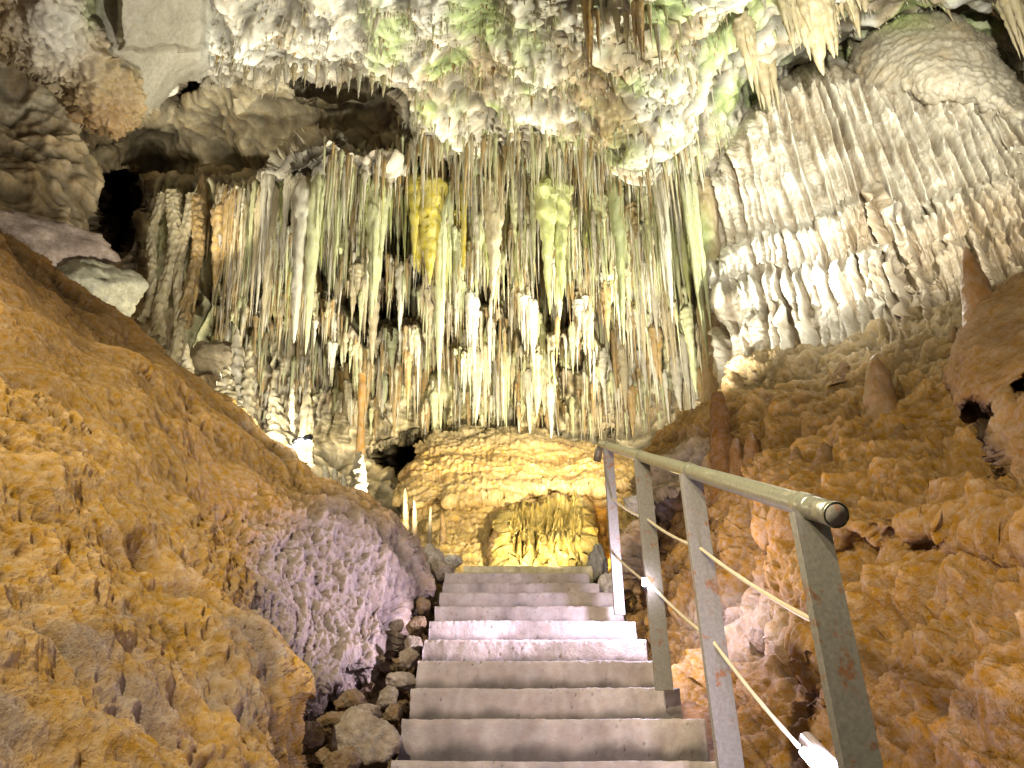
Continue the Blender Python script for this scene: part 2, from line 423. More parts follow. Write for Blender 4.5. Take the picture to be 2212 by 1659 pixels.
# ---- right flowstone wall
RW = [(1500,560),(1490,470),(1525,420),(1560,360),(1600,270),(1650,190),(1720,145),(1790,125),(1870,150),(1960,150),(2050,138),(2130,160),(2212,250),(2500,380),(2500,900),(2100,900),(1700,900),(1560,850),(1530,760),(1560,700)]
rw = tps([(1500,500,7.9),(1560,800,7.2),(1600,300,7.3),(1600,600,7.15),(1720,160,7.1),(1850,300,6.6),(1850,600,6.1),(2050,200,6.4),(2100,450,5.6),(2212,300,5.9),(2212,600,4.9),(2500,400,5.2),(2500,800,4.2),(1900,850,5.6),(1700,800,6.5)])
TIERS = [([(1500,400),(1600,268),(1700,172),(1790,140),(1870,172),(2050,150),(2120,165),(2212,262),(2500,390)], .30),
         ([(1500,470),(1560,430),(1650,400),(1750,350),(1820,300),(1900,330),(2000,300),(2080,270),(2500,300)], .0),
         ([(1500,575),(1560,560),(1640,500),(1700,505),(1780,470),(1840,440),(1885,415),(1920,450),(1960,470),(2040,430),(2110,410),(2212,395),(2500,350)], .28),
         ([(1500,640),(1570,625),(1640,590),(1720,600),(1800,560),(1900,560),(1980,590),(2030,550),(2100,510),(2212,490),(2500,450)], .25),
         ([(1500,720),(1600,690),(1700,670),(1800,680),(1900,660),(2100,640),(2500,560)], .2)]
def rw_depth(gx, gy):
    Y = rw(gx, gy)
    x, y = warp(gx, gy, 14, 60)
    for pts, d in TIERS:
        u = y - pline(pts, x)
        Y = Y - d * sstep(-6, 26, u) + .0013 * d / .25 * np.clip(u, 0, 110)
    return Y
def rw_disp(P, gx, gy):
    x, y = warp(gx, gy, 14, 60)
    a = np.full(gx.shape, 0., np.float32)
    for pts, d in TIERS[:1] + TIERS[2:]:
        u = y - pline(pts, x)
        a = np.maximum(a, np.where(u > 0, sstep(3, 40, u) * (1 - .5 * sstep(120, 210, u)), 0))
    pw = P + .03 * np.stack([fbm(P * 3, 2), fbm(P * 3 + 9, 2), 0 * gx], -1)
    rb = 1 - np.abs(perlin(az(P, 46, .28, .004))) * 3.0
    rb2 = 1 - np.abs(perlin(az(P, 100, 1.3, .008) + 7)) * 2.4
    f1, f2 = vor(P * 14)
    g1, g2 = vor(P * np.array((26, 26, 16.)))
    lump = np.clip(.8 - f1, 0, 1)
    top = sstep(-60, 60, y - pline(TIERS[0][0], x))
    rb = np.clip(rb, -.6, 1)
    return top * (.5 + .5 * a) * (.125 * rb + .035 * rb2) + .012 * lump + .016 * np.clip(.7 - g1, 0, 1) + .05 * fbm(P * 1.6, 3) + .012 * fbm(P * 22, 2)
def rw_col(P, gx, gy, d):
    t = tone(d, 7, 7)
    n = fbm(P * 2, 4)
    c = np.broadcast_to(np.array((.70, .65, .52), np.float32), P.shape).copy()
    c = mixc(c, WHITE * 1.1, gauss(gx, gy, 1750, 560, 260, 220) * .8)
    c = mixc(c, TAN, np.clip(.25 + n, 0, 1) * .45)
    c = mixc(c, TAN, region([(1940,500),(2212,400),(2500,350),(2500,900),(1900,900)], gx, gy, 120) * .5)
    c = mixc(c, TAN * .8, region([(1860,420),(1900,415),(1930,520),(1900,560),(1800,570)], *warp(gx, gy, 20, 30), 40) * .7)
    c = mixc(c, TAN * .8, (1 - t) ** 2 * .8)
    c = mixc(c, GREEN, gauss(gx, gy, 1500, 515, 16, 40) * .9)
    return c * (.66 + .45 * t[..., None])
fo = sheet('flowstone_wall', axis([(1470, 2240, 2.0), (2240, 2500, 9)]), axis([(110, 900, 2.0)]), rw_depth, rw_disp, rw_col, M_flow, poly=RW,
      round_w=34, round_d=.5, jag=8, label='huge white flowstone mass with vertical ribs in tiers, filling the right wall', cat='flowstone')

# smooth boss above the flowstone
boss_poly = [(1820,190),(1840,110),(1900,50),(1980,20),(2060,30),(2140,80),(2200,180),(2260,300),(2100,260),(1990,240),(1850,230)]
bt = tps([(1820,200,6.9),(1850,100,6.5),(1980,30,6.1),(2000,140,5.8),(2150,100,5.7),(2260,300,5.6),(2100,260,5.9),(1900,230,6.6)])
def boss_disp(P, gx, gy):
    return .05 * fbm(P * 2, 4) + .035 * np.clip(.7 - vor(P * 8)[0], 0, 1) + .015 * fbm(P * 12, 3) + .02 * ridged(P * np.array((2, 2, 8)), 2)
def boss_col(P, gx, gy, d):
    c = np.broadcast_to(np.array((.50, .45, .34), np.float32), P.shape).copy()
    c = mixc(c, TAN, np.clip(fbm(P * 2.5, 3) + .2, 0, 1) * .5)
    c = mixc(c, GREEN * 1.2, gauss(gx, gy, 1925, 40, 70, 30) * .9)
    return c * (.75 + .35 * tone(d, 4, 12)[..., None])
sheet('flowstone_boss', axis([(1810, 2270, 2.3)]), axis([(10, 320, 2.3)]), lambda x, y: bt(x, y), boss_disp, boss_col, M_flow, poly=boss_poly,
      round_w=70, round_d=.7, jag=10, label='smooth rounded pale rock boss resting above the ribbed white flowstone', cat='rock formation')

# ---- hanging rock lobe, top left
SLAB = [(-300,-300),(-300,60),(-40,100),(30,130),(75,160),(110,190),(140,215),(160,250),(200,275),(255,283),(290,262),(330,250),(350,225),(380,195),(415,170),(450,165),(475,185),(470,100),(480,40),(475,-300)]
st_ = tps([(-300,-300,2.8),(-300,60,4.2),(0,-100,3.6),(0,100,4.7),(200,0,4.2),(200,200,5.0),(250,280,5.6),(470,-300,3.2),(470,0,4.8),(470,170,5.9),(330,100,4.9),(350,200,5.5),(100,50,4.0),(120,180,5.0)])
def slab_depth(gx, gy):
    x, y = warp(gx, gy, 10, 50)
    Y = st_(gx, gy)
    smooth_part = region([(180,-300),(200,40),(240,120),(290,160),(300,250),(480,190),(500,-300)], x, y, 30)
    Y = Y + .12 * smooth_part
    Y = Y - .35 * region([(270,-300),(255,60),(260,100),(330,108),(440,104),(440,-300)], x, y, 14)
    return Y
def slab_mask(gx, gy):
    x, y = warp(gx, gy, 14, 40)
    return region([(175,-300),(195,40),(240,120),(290,160),(310,250),(500,200),(500,-300)], x, y, 24)
def slab_disp(P, gx, gy):
    s = slab_mask(gx, gy)
    crack = np.clip(np.abs(perlin(P * np.array((2.2, 2.2, 1.2)) + 3)) * 14, 0, 1)
    rough = .11 * np.clip(.8 - vor(P * 7)[0], 0, 1) + .07 * np.clip(.7 - vor(P * 16)[0], 0, 1) + .09 * fbm(P * 3, 4)
    return (1 - s) * rough + s * (.03 * fbm(P * 2, 3) - .012 * (1 - crack) + .006 * fbm(P * 20, 2))
def slab_col(P, gx, gy, d):
    s = slab_mask(gx, gy)
    c = np.broadcast_to(np.array((.48, .36, .20), np.float32), P.shape).copy()
    c = mixc(c, WHITE, gauss(gx, gy, 130, 50, 80, 110) * .85)
    c = mixc(c, BROWN * 1.7, gauss(gx, gy, 210, 260, 90, 50) * .6)
    c = mixc(c, np.array((.50, .455, .36), np.float32), s)
    c = mixc(c, WHITE, gauss(gx, gy, 455, 80, 22, 90) * .9)
    c = mixc(c, GREEN, gauss(gx, gy, 195, 20, 25, 40) * .5)
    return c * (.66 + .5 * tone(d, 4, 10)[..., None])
sheet('hanging_rock', axis([(-300, -40, 10), (-40, 500, 2.1)]), axis([(-300, -30, 10), (-30, 300, 2.1)]), slab_depth, slab_disp, slab_col, M_shell,
      poly=SLAB, round_w=45, round_d=.9, jag=7, label='huge overhanging rock lobe with a smooth grey face and crusted tan edge', cat='overhanging rock')

# ---- flowstone mound at the back of the chamber
MOUND = [(870,1260),(850,1180),(860,1080),(880,1010),(900,965),(945,940),(1000,928),(1060,922),(1120,925),(1180,935),(1230,950),(1290,965),(1340,975),(1400,1000),(1460,1060),(1480,1260)]
mt = tps([(870,1250,8.8),(880,1100,9.8),(905,960,10.8),(1000,930,11),(1100,1000,10.2),(1100,1100,9.6),(1000,1150,9.0),(1100,1240,8.6),(1250,930,10.9),(1250,1050,10.2),(1300,1200,9.0),(1400,1100,9.8),(1400,1250,8.8)])
DRAP = [(1085,1260),(1088,1130),(1115,1105),(1170,1100),(1185,1085),(1240,1090),(1262,1110),(1270,1150),(1262,1260)]
def mound_depth(gx, gy):
    x, y = warp(gx, gy, 8, 40)
    Y = mt(gx, gy)
    u = y - pline([(850,1110),(940,1080),(1000,1092),(1050,1078),(1100,1085),(1150,1062),(1200,1055),(1300,1060),(1400,1050)], x)
    Y = Y + .45 * sstep(-3, 10, u) - .0028 * np.clip(u, 0, 150)
    for pts in ([(850,1000),(1000,985),(1150,1000),(1400,980)], [(850,1040),(1000,1030),(1100,1045),(1250,1030),(1400,1030)], [(850,1160),(1000,1150),(1100,1180),(1400,1170)]):
        u = y - pline(pts, x); Y = Y - .15 * sstep(-4, 12, u) 
    Y = Y - .45 * region(DRAP, x, y, 12)
    Y = Y + .5 * region([(1268,1080),(1330,1090),(1320,1220),(1275,1225)], x, y, 16)
    return Y
def mound_disp(P, gx, gy):
    dr = region(DRAP, gx, gy, 16)
    pw = P + .12 * np.stack([fbm(P * 2, 2), fbm(P * 2 + 9, 2), fbm(P * 2 + 19, 2)], -1)
    flow = ridged(pw * np.array((1.8, 1.8, 4.5)), 4, .6)
    rib = ridged(az(P, 110, .5, .004), 3, .6)
    r2 = sstep(0, 8, gy - 1000 - 8 * perlin(np.stack([gx / 40, gy * 0, gx * 0], -1))) * .5
    return (1 - dr) * (.034 * flow + .014 * rib + .02 * fbm(P * 9, 2) + .012 * ridged(pw * np.array((7, 7, 12)), 2)) + dr * (.13 * rib + .02 * fbm(P * 8, 3)) + .1 * fbm(P * .9, 3)
def mound_col(P, gx, gy, d):
    n = fbm(P * 1.8, 4)
    c = np.broadcast_to(np.array((.64, .43, .17), np.float32), P.shape).copy()
    c = mixc(c, BROWN * 2.2, np.clip(.0 + n * .9, 0, .7))
    c = mixc(c, np.array((.60, .50, .29), np.float32), sstep(990, 930, gy) * .8)
    c = mixc(c, np.array((.58, .45, .22), np.float32), sstep(1010, 1080, gy) * .5)
    c = mixc(c, np.array((.64, .50, .17), np.float32), region(DRAP, gx, gy, 20) * .85)
    c = mixc(c, np.array((.45, .2, .03), np.float32), region([(1262,1080),(1335,1085),(1330,1230),(1270,1230)], gx, gy, 20) * .8)
    c = mixc(c, BROWN, sstep(1262, 1330, gx) * (1 - sstep(1050, 1100, gy)) * .3)
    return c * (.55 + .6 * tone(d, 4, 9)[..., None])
sheet('flowstone_mound', axis([(845, 1485, 1.9)]), axis([(905, 1262, 1.9)]), mound_depth, mound_disp, mound_col, M_flow, poly=MOUND,
      round_w=50, round_d=.45, jag=14, label='broad golden brown flowstone mound with yellow fluted skirt behind the stair top', cat='flowstone')

# ---- left slope (rear lobe) and front hump
LS = [(-400,250),(-150,400),(0,492),(60,545),(130,590),(200,640),(285,695),(335,745),(400,795),(470,845),(530,895),(580,940),(640,990),(690,1020),(740,1045),(800,1088),(850,1130),(890,1175),(910,1215),(912,1260),(895,1330),(862,1400),(855,1455),(760,1500),(690,1530),(630,1560),(600,1700),(-400,1700)]
ls = tps([(-400,250,2.2),(-400,1700,1.0),(0,500,3.3),(0,800,2.75),(0,1100,2.3),(0,1659,1.9),(280,700,4.0),(300,1000,3.1),(250,1300,2.6),(500,880,4.5),(500,1080,3.7),(480,1320,3.1),(640,990,4.7),(700,1150,4.2),(640,1300,3.7),(640,1540,3.2),(800,1090,4.9),(905,1220,4.9),(860,1330,4.3),(850,1450,3.85),(750,1400,3.75)])
def fall(P):
    # frame whose first axis runs down the slope (stretched), so pits and streaks follow it
    return np.stack([(P[..., 0] - P[..., 2]) * .7071 * .42, (P[..., 0] + P[..., 2]) * .7071, P[..., 1] * .8], -1)
def pits(P, gx, gy, k=1.):
    w = fall(P + .07 * np.stack([fbm(P * 4, 2), fbm(P * 4 + 9, 2), fbm(P * 4 + 19, 2)], -1))
    f1, f2 = vor(w * 15)
    g1, g2 = vor(w * 30 + 3)
    m = sstep(-.35, .5, fbm(P * 1.7 + 5, 3))
    m2 = sstep(-.3, .4, fbm(P * 2.6 + 15, 3))
    return k * (-.10 * np.clip(.55 - vor(w * 6 + 9)[0], 0, 1) / .55 * sstep(-.1, .6, fbm(P * 1.3 + 25, 2)) - .045 * np.clip(.5 - f1, 0, 1) / .5 * m - .030 * np.clip(.5 - g1, 0, 1) / .5 * m2)
def ls_disp(P, gx, gy):
    w = P + .12 * np.stack([fbm(P * 1.5, 2), fbm(P * 1.5 + 9, 2), fbm(P * 1.5 + 19, 2)], -1)
    face = region([(400,1100),(600,1020),(900,1160),(930,1300),(860,1480),(620,1580),(400,1300)], gx, gy, 120)
    drip = ridged(az(P, 26, 1.6, .02), 3, .55)
    up = 1 - .45 * sstep(1000, 700, gy)
    return .13 * fbm(P * 1.1, 3) + up * (.045 * fbm(fall(w) * 4, 5, .5)) + pits(P, gx, gy) * (1 - .5 * face) * up + face * (.03 * drip + .02 * fbm(P * np.array((20, 20, 9)), 3, .7)) + .003 * fbm(P * 45, 2)
def slope_col(P, gx, gy, d):
    n = fbm(P * 2.2, 4); n2 = fbm(P * 6 + 3, 3)
    c = np.broadcast_to(CLAY, P.shape).copy()
    c = mixc(c, CLAY * 1.35 + .02, np.clip(.2 + n, 0, 1) * .8)
    c = mixc(c, BROWN, np.clip(-.1 + n2 * .8, 0, 1) * .7)
    return c
def ls_col(P, gx, gy, d):
    c = slope_col(P, gx, gy, d)
    face = region([(560,1120),(700,1080),(900,1160),(930,1300),(860,1480),(620,1580),(500,1400)], *warp(gx, gy, 30, 80), 110)
    c = mixc(c, np.array((.40, .33, .30), np.float32), face * .85)
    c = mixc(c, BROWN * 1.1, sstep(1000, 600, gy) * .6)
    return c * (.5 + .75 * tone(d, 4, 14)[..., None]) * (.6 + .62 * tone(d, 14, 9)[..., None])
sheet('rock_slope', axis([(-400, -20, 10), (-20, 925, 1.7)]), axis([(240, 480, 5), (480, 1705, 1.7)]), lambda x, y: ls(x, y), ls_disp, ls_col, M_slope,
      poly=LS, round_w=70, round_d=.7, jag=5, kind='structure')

LA = [(-400,800),(-100,760),(60,820),(180,900),(270,1000),(340,1090),(400,1180),(450,1270),(520,1350),(575,1430),(615,1500),(640,1580),(660,1680),(668,1760),(690,2050),(-400,2050)]
la = tps([(-400,800,1.6),(-400,2050,.7),(0,840,2.62),(100,1000,2.4),(0,1100,2.1),(0,1400,1.75),(0,1700,1.45),(270,1010,2.9),(250,1300,2.15),(250,1600,1.75),(400,1190,2.95),(520,1360,2.7),(420,1450,2.3),(640,1600,2.45),(500,1659,1.95),(660,1740,2.3)])
def la_disp(P, gx, gy):
    w = P + .1 * np.stack([fbm(P * 2.5, 2), fbm(P * 2.5 + 9, 2), fbm(P * 2.5 + 19, 2)], -1)
    return .09 * fbm(P * 1.6 + 4, 3) + .05 * fbm(fall(w) * 4.5, 5, .52) + .012 * ridged(fall(w) * 9, 3, .5) + pits(P + 3, gx, gy, 1.) + .003 * fbm(P * 55, 3, .7)
def la_col(P, gx, gy, d):
    c = slope_col(P + 5, gx, gy, d) * 1.1
    c = mixc(c, np.array((.42, .33, .26), np.float32), sstep(-.1, .6, fbm(P * 3.3 + 7, 4)) * .7 * sstep(1150, 1400, gy))
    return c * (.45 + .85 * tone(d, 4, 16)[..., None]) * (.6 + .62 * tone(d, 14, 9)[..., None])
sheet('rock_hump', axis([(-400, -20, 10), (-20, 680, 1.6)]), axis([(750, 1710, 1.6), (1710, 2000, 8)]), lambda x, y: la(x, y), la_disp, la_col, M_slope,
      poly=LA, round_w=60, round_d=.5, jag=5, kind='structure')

# ---- right slope
RS = [(1350,1230),(1380,1060),(1400,985),(1430,940),(1490,890),(1560,850),(1600,790),(1680,745),(1760,730),(1850,690),(1950,660),(2060,640),(2200,600),(2600,500),(2600,1800),(1560,1800),(1500,1600),(1430,1440),(1375,1345)]
rs = tps([(1345,1200,5.3),(1400,1000,6.2),(1400,1400,4.9),(1500,1550,3.9),(1560,1750,3.1),(1500,890,6.3),(1600,800,6.2),(1560,1100,5.0),(1500,1250,4.7),(1760,740,5.6),(1850,860,4.5),(1750,1000,4.0),(1700,1200,3.7),(1700,1450,3.2),(1700,1700,2.7),(1950,670,5.0),(1980,800,4.3),(2000,900,3.6),(2000,1200,2.7),(2000,1500,2.3),(2000,1700,2.05),(2200,620,4.3),(2200,900,3.1),(2212,1200,2.3),(2212,1659,1.75),(2600,500,3),(2600,1200,1.6),(2600,1800,1.3)])
def rs_depth(gx, gy):
    x, y = warp(gx, gy, 14, 60)
    Y = rs(gx, gy)
    # shelf lip: overhang under which the lower wall recedes
    u = y - pline([(1330,1090),(1450,1095),(1560,1070),(1640,1110),(1800,1130),(2000,1120),(2200,1160)], x)
    Y = Y + .25 * (sstep(0, 60, u))
    Y = Y + .7 * region([(1390,1100),(1480,1075),(1560,1085),(1570,1200),(1480,1230),(1430,1330),(1385,1330)], x, y, 30)
    Y = Y + .35 * region([(1560,1450),(1700,1380),(1850,1500),(1850,1800),(1500,1800)], x, y, 80)
    return Y
def rs_disp(P, gx, gy):
    w = P + .12 * np.stack([fbm(P * 2, 2), fbm(P * 2 + 9, 2), fbm(P * 2 + 19, 2)], -1)
    up = sstep(1000, 850, gy)
    lum = np.clip(.75 - vor(w * 4.5)[0], 0, 1) * .07 + np.clip(.72 - vor(w * np.array((11, 11, 9)))[0], 0, 1) * .05 + np.clip(.7 - vor(w * 24 + 3)[0], 0, 1) * .018
    sm = .035 * fbm(w * 4, 4) + .012 * ridged(w * 8, 2)
    drip = .03 * ridged(P * np.array((7, 7, 1.5)), 3) * sstep(1250, 1450, gy)
    return .14 * fbm(P * 1.2 + 8, 3) + (1 - up) * lum + up * sm +   .014 * fbm(w * 16, 4, .6) + .09 * fbm(w * 3 + 3, 4) + drip + .6 * pits(P, gx, gy)
def rs_col(P, gx, gy, d):
    c = slope_col(P + 9, gx, gy, d)
    c = mixc(c, BROWN * 1.2, .22 + 0 * gx)
    c = mixc(c, np.array((.46, .38, .24), np.float32), sstep(900, 720, gy + .12 * (gx - 1900)) * .75)
    c = mixc(c, np.array((.55, .49, .40), np.float32), region([(1340,1090),(1420,1000),(1480,960),(1540,960),(1530,1060),(1440,1100),(1400,1160),(1390,1260),(1335,1240)], *warp(gx, gy, 20, 40), 50) * .85)
    c = mixc(c, np.array((.56, .52, .44), np.float32), region([(1455,1330),(1520,1290),(1620,1250),(1720,1340),(1760,1420),(1740,1530),(1640,1500),(1560,1430),(1500,1400)], *warp(gx, gy, 22, 40), 60) * .7)
    c = mixc(c, BROWN * .7, region([(1560,1480),(1700,1430),(1900,1380),(2250,1420),(2250,1800),(1550,1800)], gx, gy, 200) * .85)  # dim lower bank: weaker light put into the colour
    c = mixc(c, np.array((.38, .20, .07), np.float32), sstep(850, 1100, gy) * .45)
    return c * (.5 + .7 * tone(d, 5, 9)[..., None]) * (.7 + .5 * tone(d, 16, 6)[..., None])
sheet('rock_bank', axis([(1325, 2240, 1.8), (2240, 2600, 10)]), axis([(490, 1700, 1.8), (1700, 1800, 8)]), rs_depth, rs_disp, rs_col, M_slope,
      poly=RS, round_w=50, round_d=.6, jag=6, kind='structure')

# ---- right foreground boulder
RB = [(2105,640),(2150,618),(2212,600),(2500,560),(2500,1260),(2212,1160),(2160,1080),(2120,1000),(2095,900),(2070,905),(2050,870),(2042,800),(2065,720)]
rb = tps([(2105,640,3.2),(2060,850,2.9),(2120,1000,2.85),(2212,620,2.9),(2212,900,2.45),(2212,1150,2.4),(2500,900,1.9),(2500,560,2.3)])
def rb_depth(gx, gy):
    x, y = warp(gx, gy, 14, 40)
    Y = rb(gx, gy)
    Y = Y + .45 * region([(2070,870),(2110,860),(2150,900),(2140,930),(2100,920),(2080,900)], x, y, 14) + .4 * region([(2130,930),(2170,950),(2190,1020),(2175,1060),(2150,1000),(2130,970)], x, y, 14)
    Y = Y + .35 * region([(2185,830),(2212,815),(2225,850),(2200,870)], x, y, 12)
    return Y
def rb_disp(P, gx, gy):
    w = P + .1 * np.stack([fbm(P * 3, 2), fbm(P * 3 + 9, 2), fbm(P * 3 + 19, 2)], -1)
    low = sstep(880, 960, gy)
    return .05 * fbm(P * 2.2 + 2, 4) + low * (.08 * np.clip(.75 - vor(w * 7)[0], 0, 1) + .03 * ridged(w * 6, 2)) + .008 * fbm(P * 18, 3)
def rb_col(P, gx, gy, d):
    c = np.broadcast_to(np.array((.40, .235, .095), np.float32), P.shape).copy()
    c = mixc(c, np.array((.50, .36, .22), np.float32), np.clip(.2 + fbm(P * 4, 3), 0, 1) * .6)
    c = mixc(c, BROWN, np.clip(fbm(P * 3 + 8, 3), 0, 1) * .6)
    c = mixc(c, DARK, region([(2070,870),(2110,860),(2150,900),(2180,960),(2190,1040),(2160,1040),(2130,950),(2090,920)], gx, gy, 14) * .8)  # shade inside the hollows painted into the colour
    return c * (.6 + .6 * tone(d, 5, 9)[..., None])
sheet('bulging_boulder', axis([(2035, 2240, 1.8), (2240, 2500, 9)]), axis([(560, 1262, 1.8)]), rb_depth, rb_disp, rb_col, M_slope, poly=RB,
      round_w=70, round_d=.6, jag=6, label='large smooth brown boulder with dark hollows bulging in at the right edge', cat='boulder')

# ---- ground under everything
def stair_h(Y): return np.clip(.082 + (Y - 2.749) / .314 * .156, -1.4, 1.50) + CAMZ
gxs = axis([(-9, -2, .5), (-2, 2, .03), (2, 9, .5)]); gys = axis([(-5, 0, .3), (0, 6.5, .03), (6.5, 14, .4)])
ggx, ggy = np.meshgrid(gxs, gys)
zz = stair_h(ggy - .35) - .30
Pg = np.stack([ggx, ggy, zz], -1)
Pg[..., 2] += .10 * fbm(Pg * 1.5, 4) + .05 * np.clip(.7 - vor(Pg * 9)[0], 0, 1) + .03 * np.clip(.7 - vor(Pg * 20)[0], 0, 1)
cg = np.broadcast_to(BROWN * .9, Pg.shape) * (.6 + .6 * np.clip(.5 + fbm(Pg * 5, 3), 0, 1))[..., None]
Pg[..., 2] -= .12 * (np.abs(ggx - .15) < .75)
o = mesh_np('ground', Pg.reshape(-1, 3), grid_faces(len(gys), len(gxs)), M_stone, None, cg.reshape(-1, 3)); tag(o, kind='structure')

# ------------------------------------------------------------------ concrete staircase
S4 = 2212 / 4096
step_px = {0: (1563, 2930, 3042), 1: (1605, 2817, 2873), 2: (1643, 2719, 2749), 3: (1673, 2641, 2641), 4: (1695, 2583, 2556), 5: (1719, 2539, 2481),
           6: (1740, 2493, 2422), 7: (1759, 2459, 2368), 8: (1772, 2397, 2330), 9: (1780, 2356, 2290), 10: (1853, 2370, 2261)}
stair = empty('concrete_staircase', (0.15, -.2, 0))
tag(stair, 'long flight of worn concrete steps climbing from the foreground to the cave back', 'staircase')
inv = np.array((0.15, -.2, 0))
def add_step(k):
    Y = 2.749 + .314 * k
    if k in step_px:
        l, r, t = step_px[k]
        z = hz(Y, t * S4); x0 = W(l * S4, t * S4, Y)[0]; x1 = W(r * S4, t * S4, Y)[0]
    else:
        z = .082 + .156 * k + CAMZ; x0 = -.423 - .013 * k; x1 = x0 + 1.2
    hgt = .30 if k > -9 else .16
    dep = .42 if k < 10 else 1.3
    nx, nz, ny = 220, 30, 10
    # cross-section loop: front bottom -> front top -> back top, swept across x
    prof = [(0, -hgt + hgt * i / nz) for i in range(nz)] + [(.004, -.004)] + [(.012 + (dep - .012) * (i / ny) ** 1.6, 0) for i in range(ny + 1)]
    prof = np.array(prof, np.float32); prof[nz - 1, 1] = -.016
    xs = np.linspace(x0, x1, nx)
    V = np.zeros((len(prof), nx, 3), np.float32)
    V[..., 0] = xs[None]; V[..., 1] = Y + prof[:, 0][:, None]; V[..., 2] = z + prof[:, 1][:, None]
    q = V * 1.0
    edge = np.exp(-((prof[:, 1] / .02) ** 2 + (prof[:, 0] / .03) ** 2))[:, None]
    n = fbm(q * np.array((9, 9, 9)) + k * 7, 4, .6)
    chip = np.clip(.30 - vor(q * np.array((14, 30, 30)) + k)[0], 0, 1)
    hole = np.clip(.20 - vor(q * np.array((34, 34, 36)) + k * 3)[0], 0, 1) * 2 * (perlin(q * 3 + k) > -.1)
    V[..., 1] += .003 * n + edge * (.008 * np.abs(perlin(q * 30)) + chip * .05) + hole * .03
    V[..., 2] += .004 * perlin(q * np.array((2.5, 1, 1)) + k * 3) + .0025 * perlin(q * np.array((14, 1, 1)) + k * 3) - edge * (.006 * np.abs(perlin(q * 24 + 5)) + chip * .04)
    V[..., 0] += np.where((np.arange(nx) < 1) | (np.arange(nx) > nx - 2), 1, 0)[None] * .008 * n
    base = np.array((.38, .315, .285), np.float32)
    if k == 10: base = np.array((.52, .45, .27), np.float32)  # yellow light on the top step painted into its colour
    st = fbm(q * np.array((10, 3, 1.2)) + k * 5, 3)
    c = np.broadcast_to(base, V.shape) * (1 + .25 * st + .15 * fbm(q * 6 + k, 3))[..., None]
    low_shade = sstep(-.145, -.165, V[..., 2] - z - .03 * fbm(q * 8, 2)) 
    c = c * (1 - .68 * sstep(-.07, -.13, V[..., 2] - z + .025 * fbm(q * 6, 3)))[..., None]  # shadow band painted over the lower part of the riser
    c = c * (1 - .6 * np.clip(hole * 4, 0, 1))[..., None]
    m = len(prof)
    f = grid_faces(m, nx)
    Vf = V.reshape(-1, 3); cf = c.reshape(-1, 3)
    # side walls
    extra = []; fx = []
    for side in (0, nx - 1):
        b0 = len(Vf) + len(extra)
        ids = [i * nx + side for i in range(m)]
        for i in range(m):
            extra.append((Vf[ids[i]][0], Vf[ids[i]][1], z - hgt) if i >= nz else (Y + dep, Vf[ids[i]][1], Vf[ids[i]][2]))
        # simple fan to centre row: quads from profile point to mirrored interior point
    ex = []
    for side in (0, nx - 1):
        for i in range(nz + 1, m - 1):
            a, b = i * nx + side, (i + 1) * nx + side
            p0 = Vf[a]; p1 = Vf[b]
            n0 = len(Vf) + len(ex)
            ex.append((p0[0], p0[1], z - hgt)); ex.append((p1[0], p1[1], z - hgt))
            fx.append((a, b, n0 + 1, n0))
        n0 = len(Vf) + len(ex)
        a = (nz + 1) * nx + side
        for i in range(nz + 1):
            ex.append((Vf[a][0], Vf[a][1], Vf[i * nx + side][2]))
        for i in range(nz):
            fx.append((i * nx + side, (i + 1) * nx + side, n0 + i + 1, n0 + i))
    Vf = np.concatenate([Vf, np.array(ex, np.float32)]); cf = np.concatenate([cf, np.tile(base[None] * .8, (len(ex), 1))])
    f = np.concatenate([f, np.array(fx)])
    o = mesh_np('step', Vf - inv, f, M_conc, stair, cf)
    if k == 10: o['label'] = 'yellow lit topmost concrete kerb at the head of the stairs'
    return x0, x1, Y, z
SI = {k: add_step(k) for k in range(-9, 11)}
# kerb extension right of the top step (lower piece)

# ------------------------------------------------------------------ tubes
def tube(pts, r, seg=14, caps=True, jitter=0):
    pts = np.asarray(pts, float); n = len(pts)
    r = np.broadcast_to(np.asarray(r, float), (n,))
    T = np.gradient(pts, axis=0); T /= np.linalg.norm(T, axis=1)[:, None]
    up = np.array((0, 0, 1.)) if abs(T[0][2]) < .9 else np.array((1., 0, 0))
    V = []
    for i in range(n):
        a = np.cross(T[i], up); a /= np.linalg.norm(a); b = np.cross(a, T[i])
        th = np.linspace(0, 2 * np.pi, seg, endpoint=False)
        V.append(pts[i] + r[i] * (np.cos(th)[:, None] * a + np.sin(th)[:, None] * b))
    V = np.concatenate(V); f = []
    for i in range(n - 1):
        for j in range(seg):
            f.append((i * seg + j, i * seg + (j + 1) % seg, (i + 1) * seg + (j + 1) % seg, (i + 1) * seg + j))
    if caps:
        c0 = len(V); V = np.concatenate([V, pts[:1], pts[-1:]])
        for j in range(0, seg, 2):
            f.append((c0, (j + 2) % seg, j + 1, j)); o = (n - 1) * seg
            f.append((c0 + 1, o + j, o + j + 1, o + (j + 2) % seg))
    return V, np.array(f)

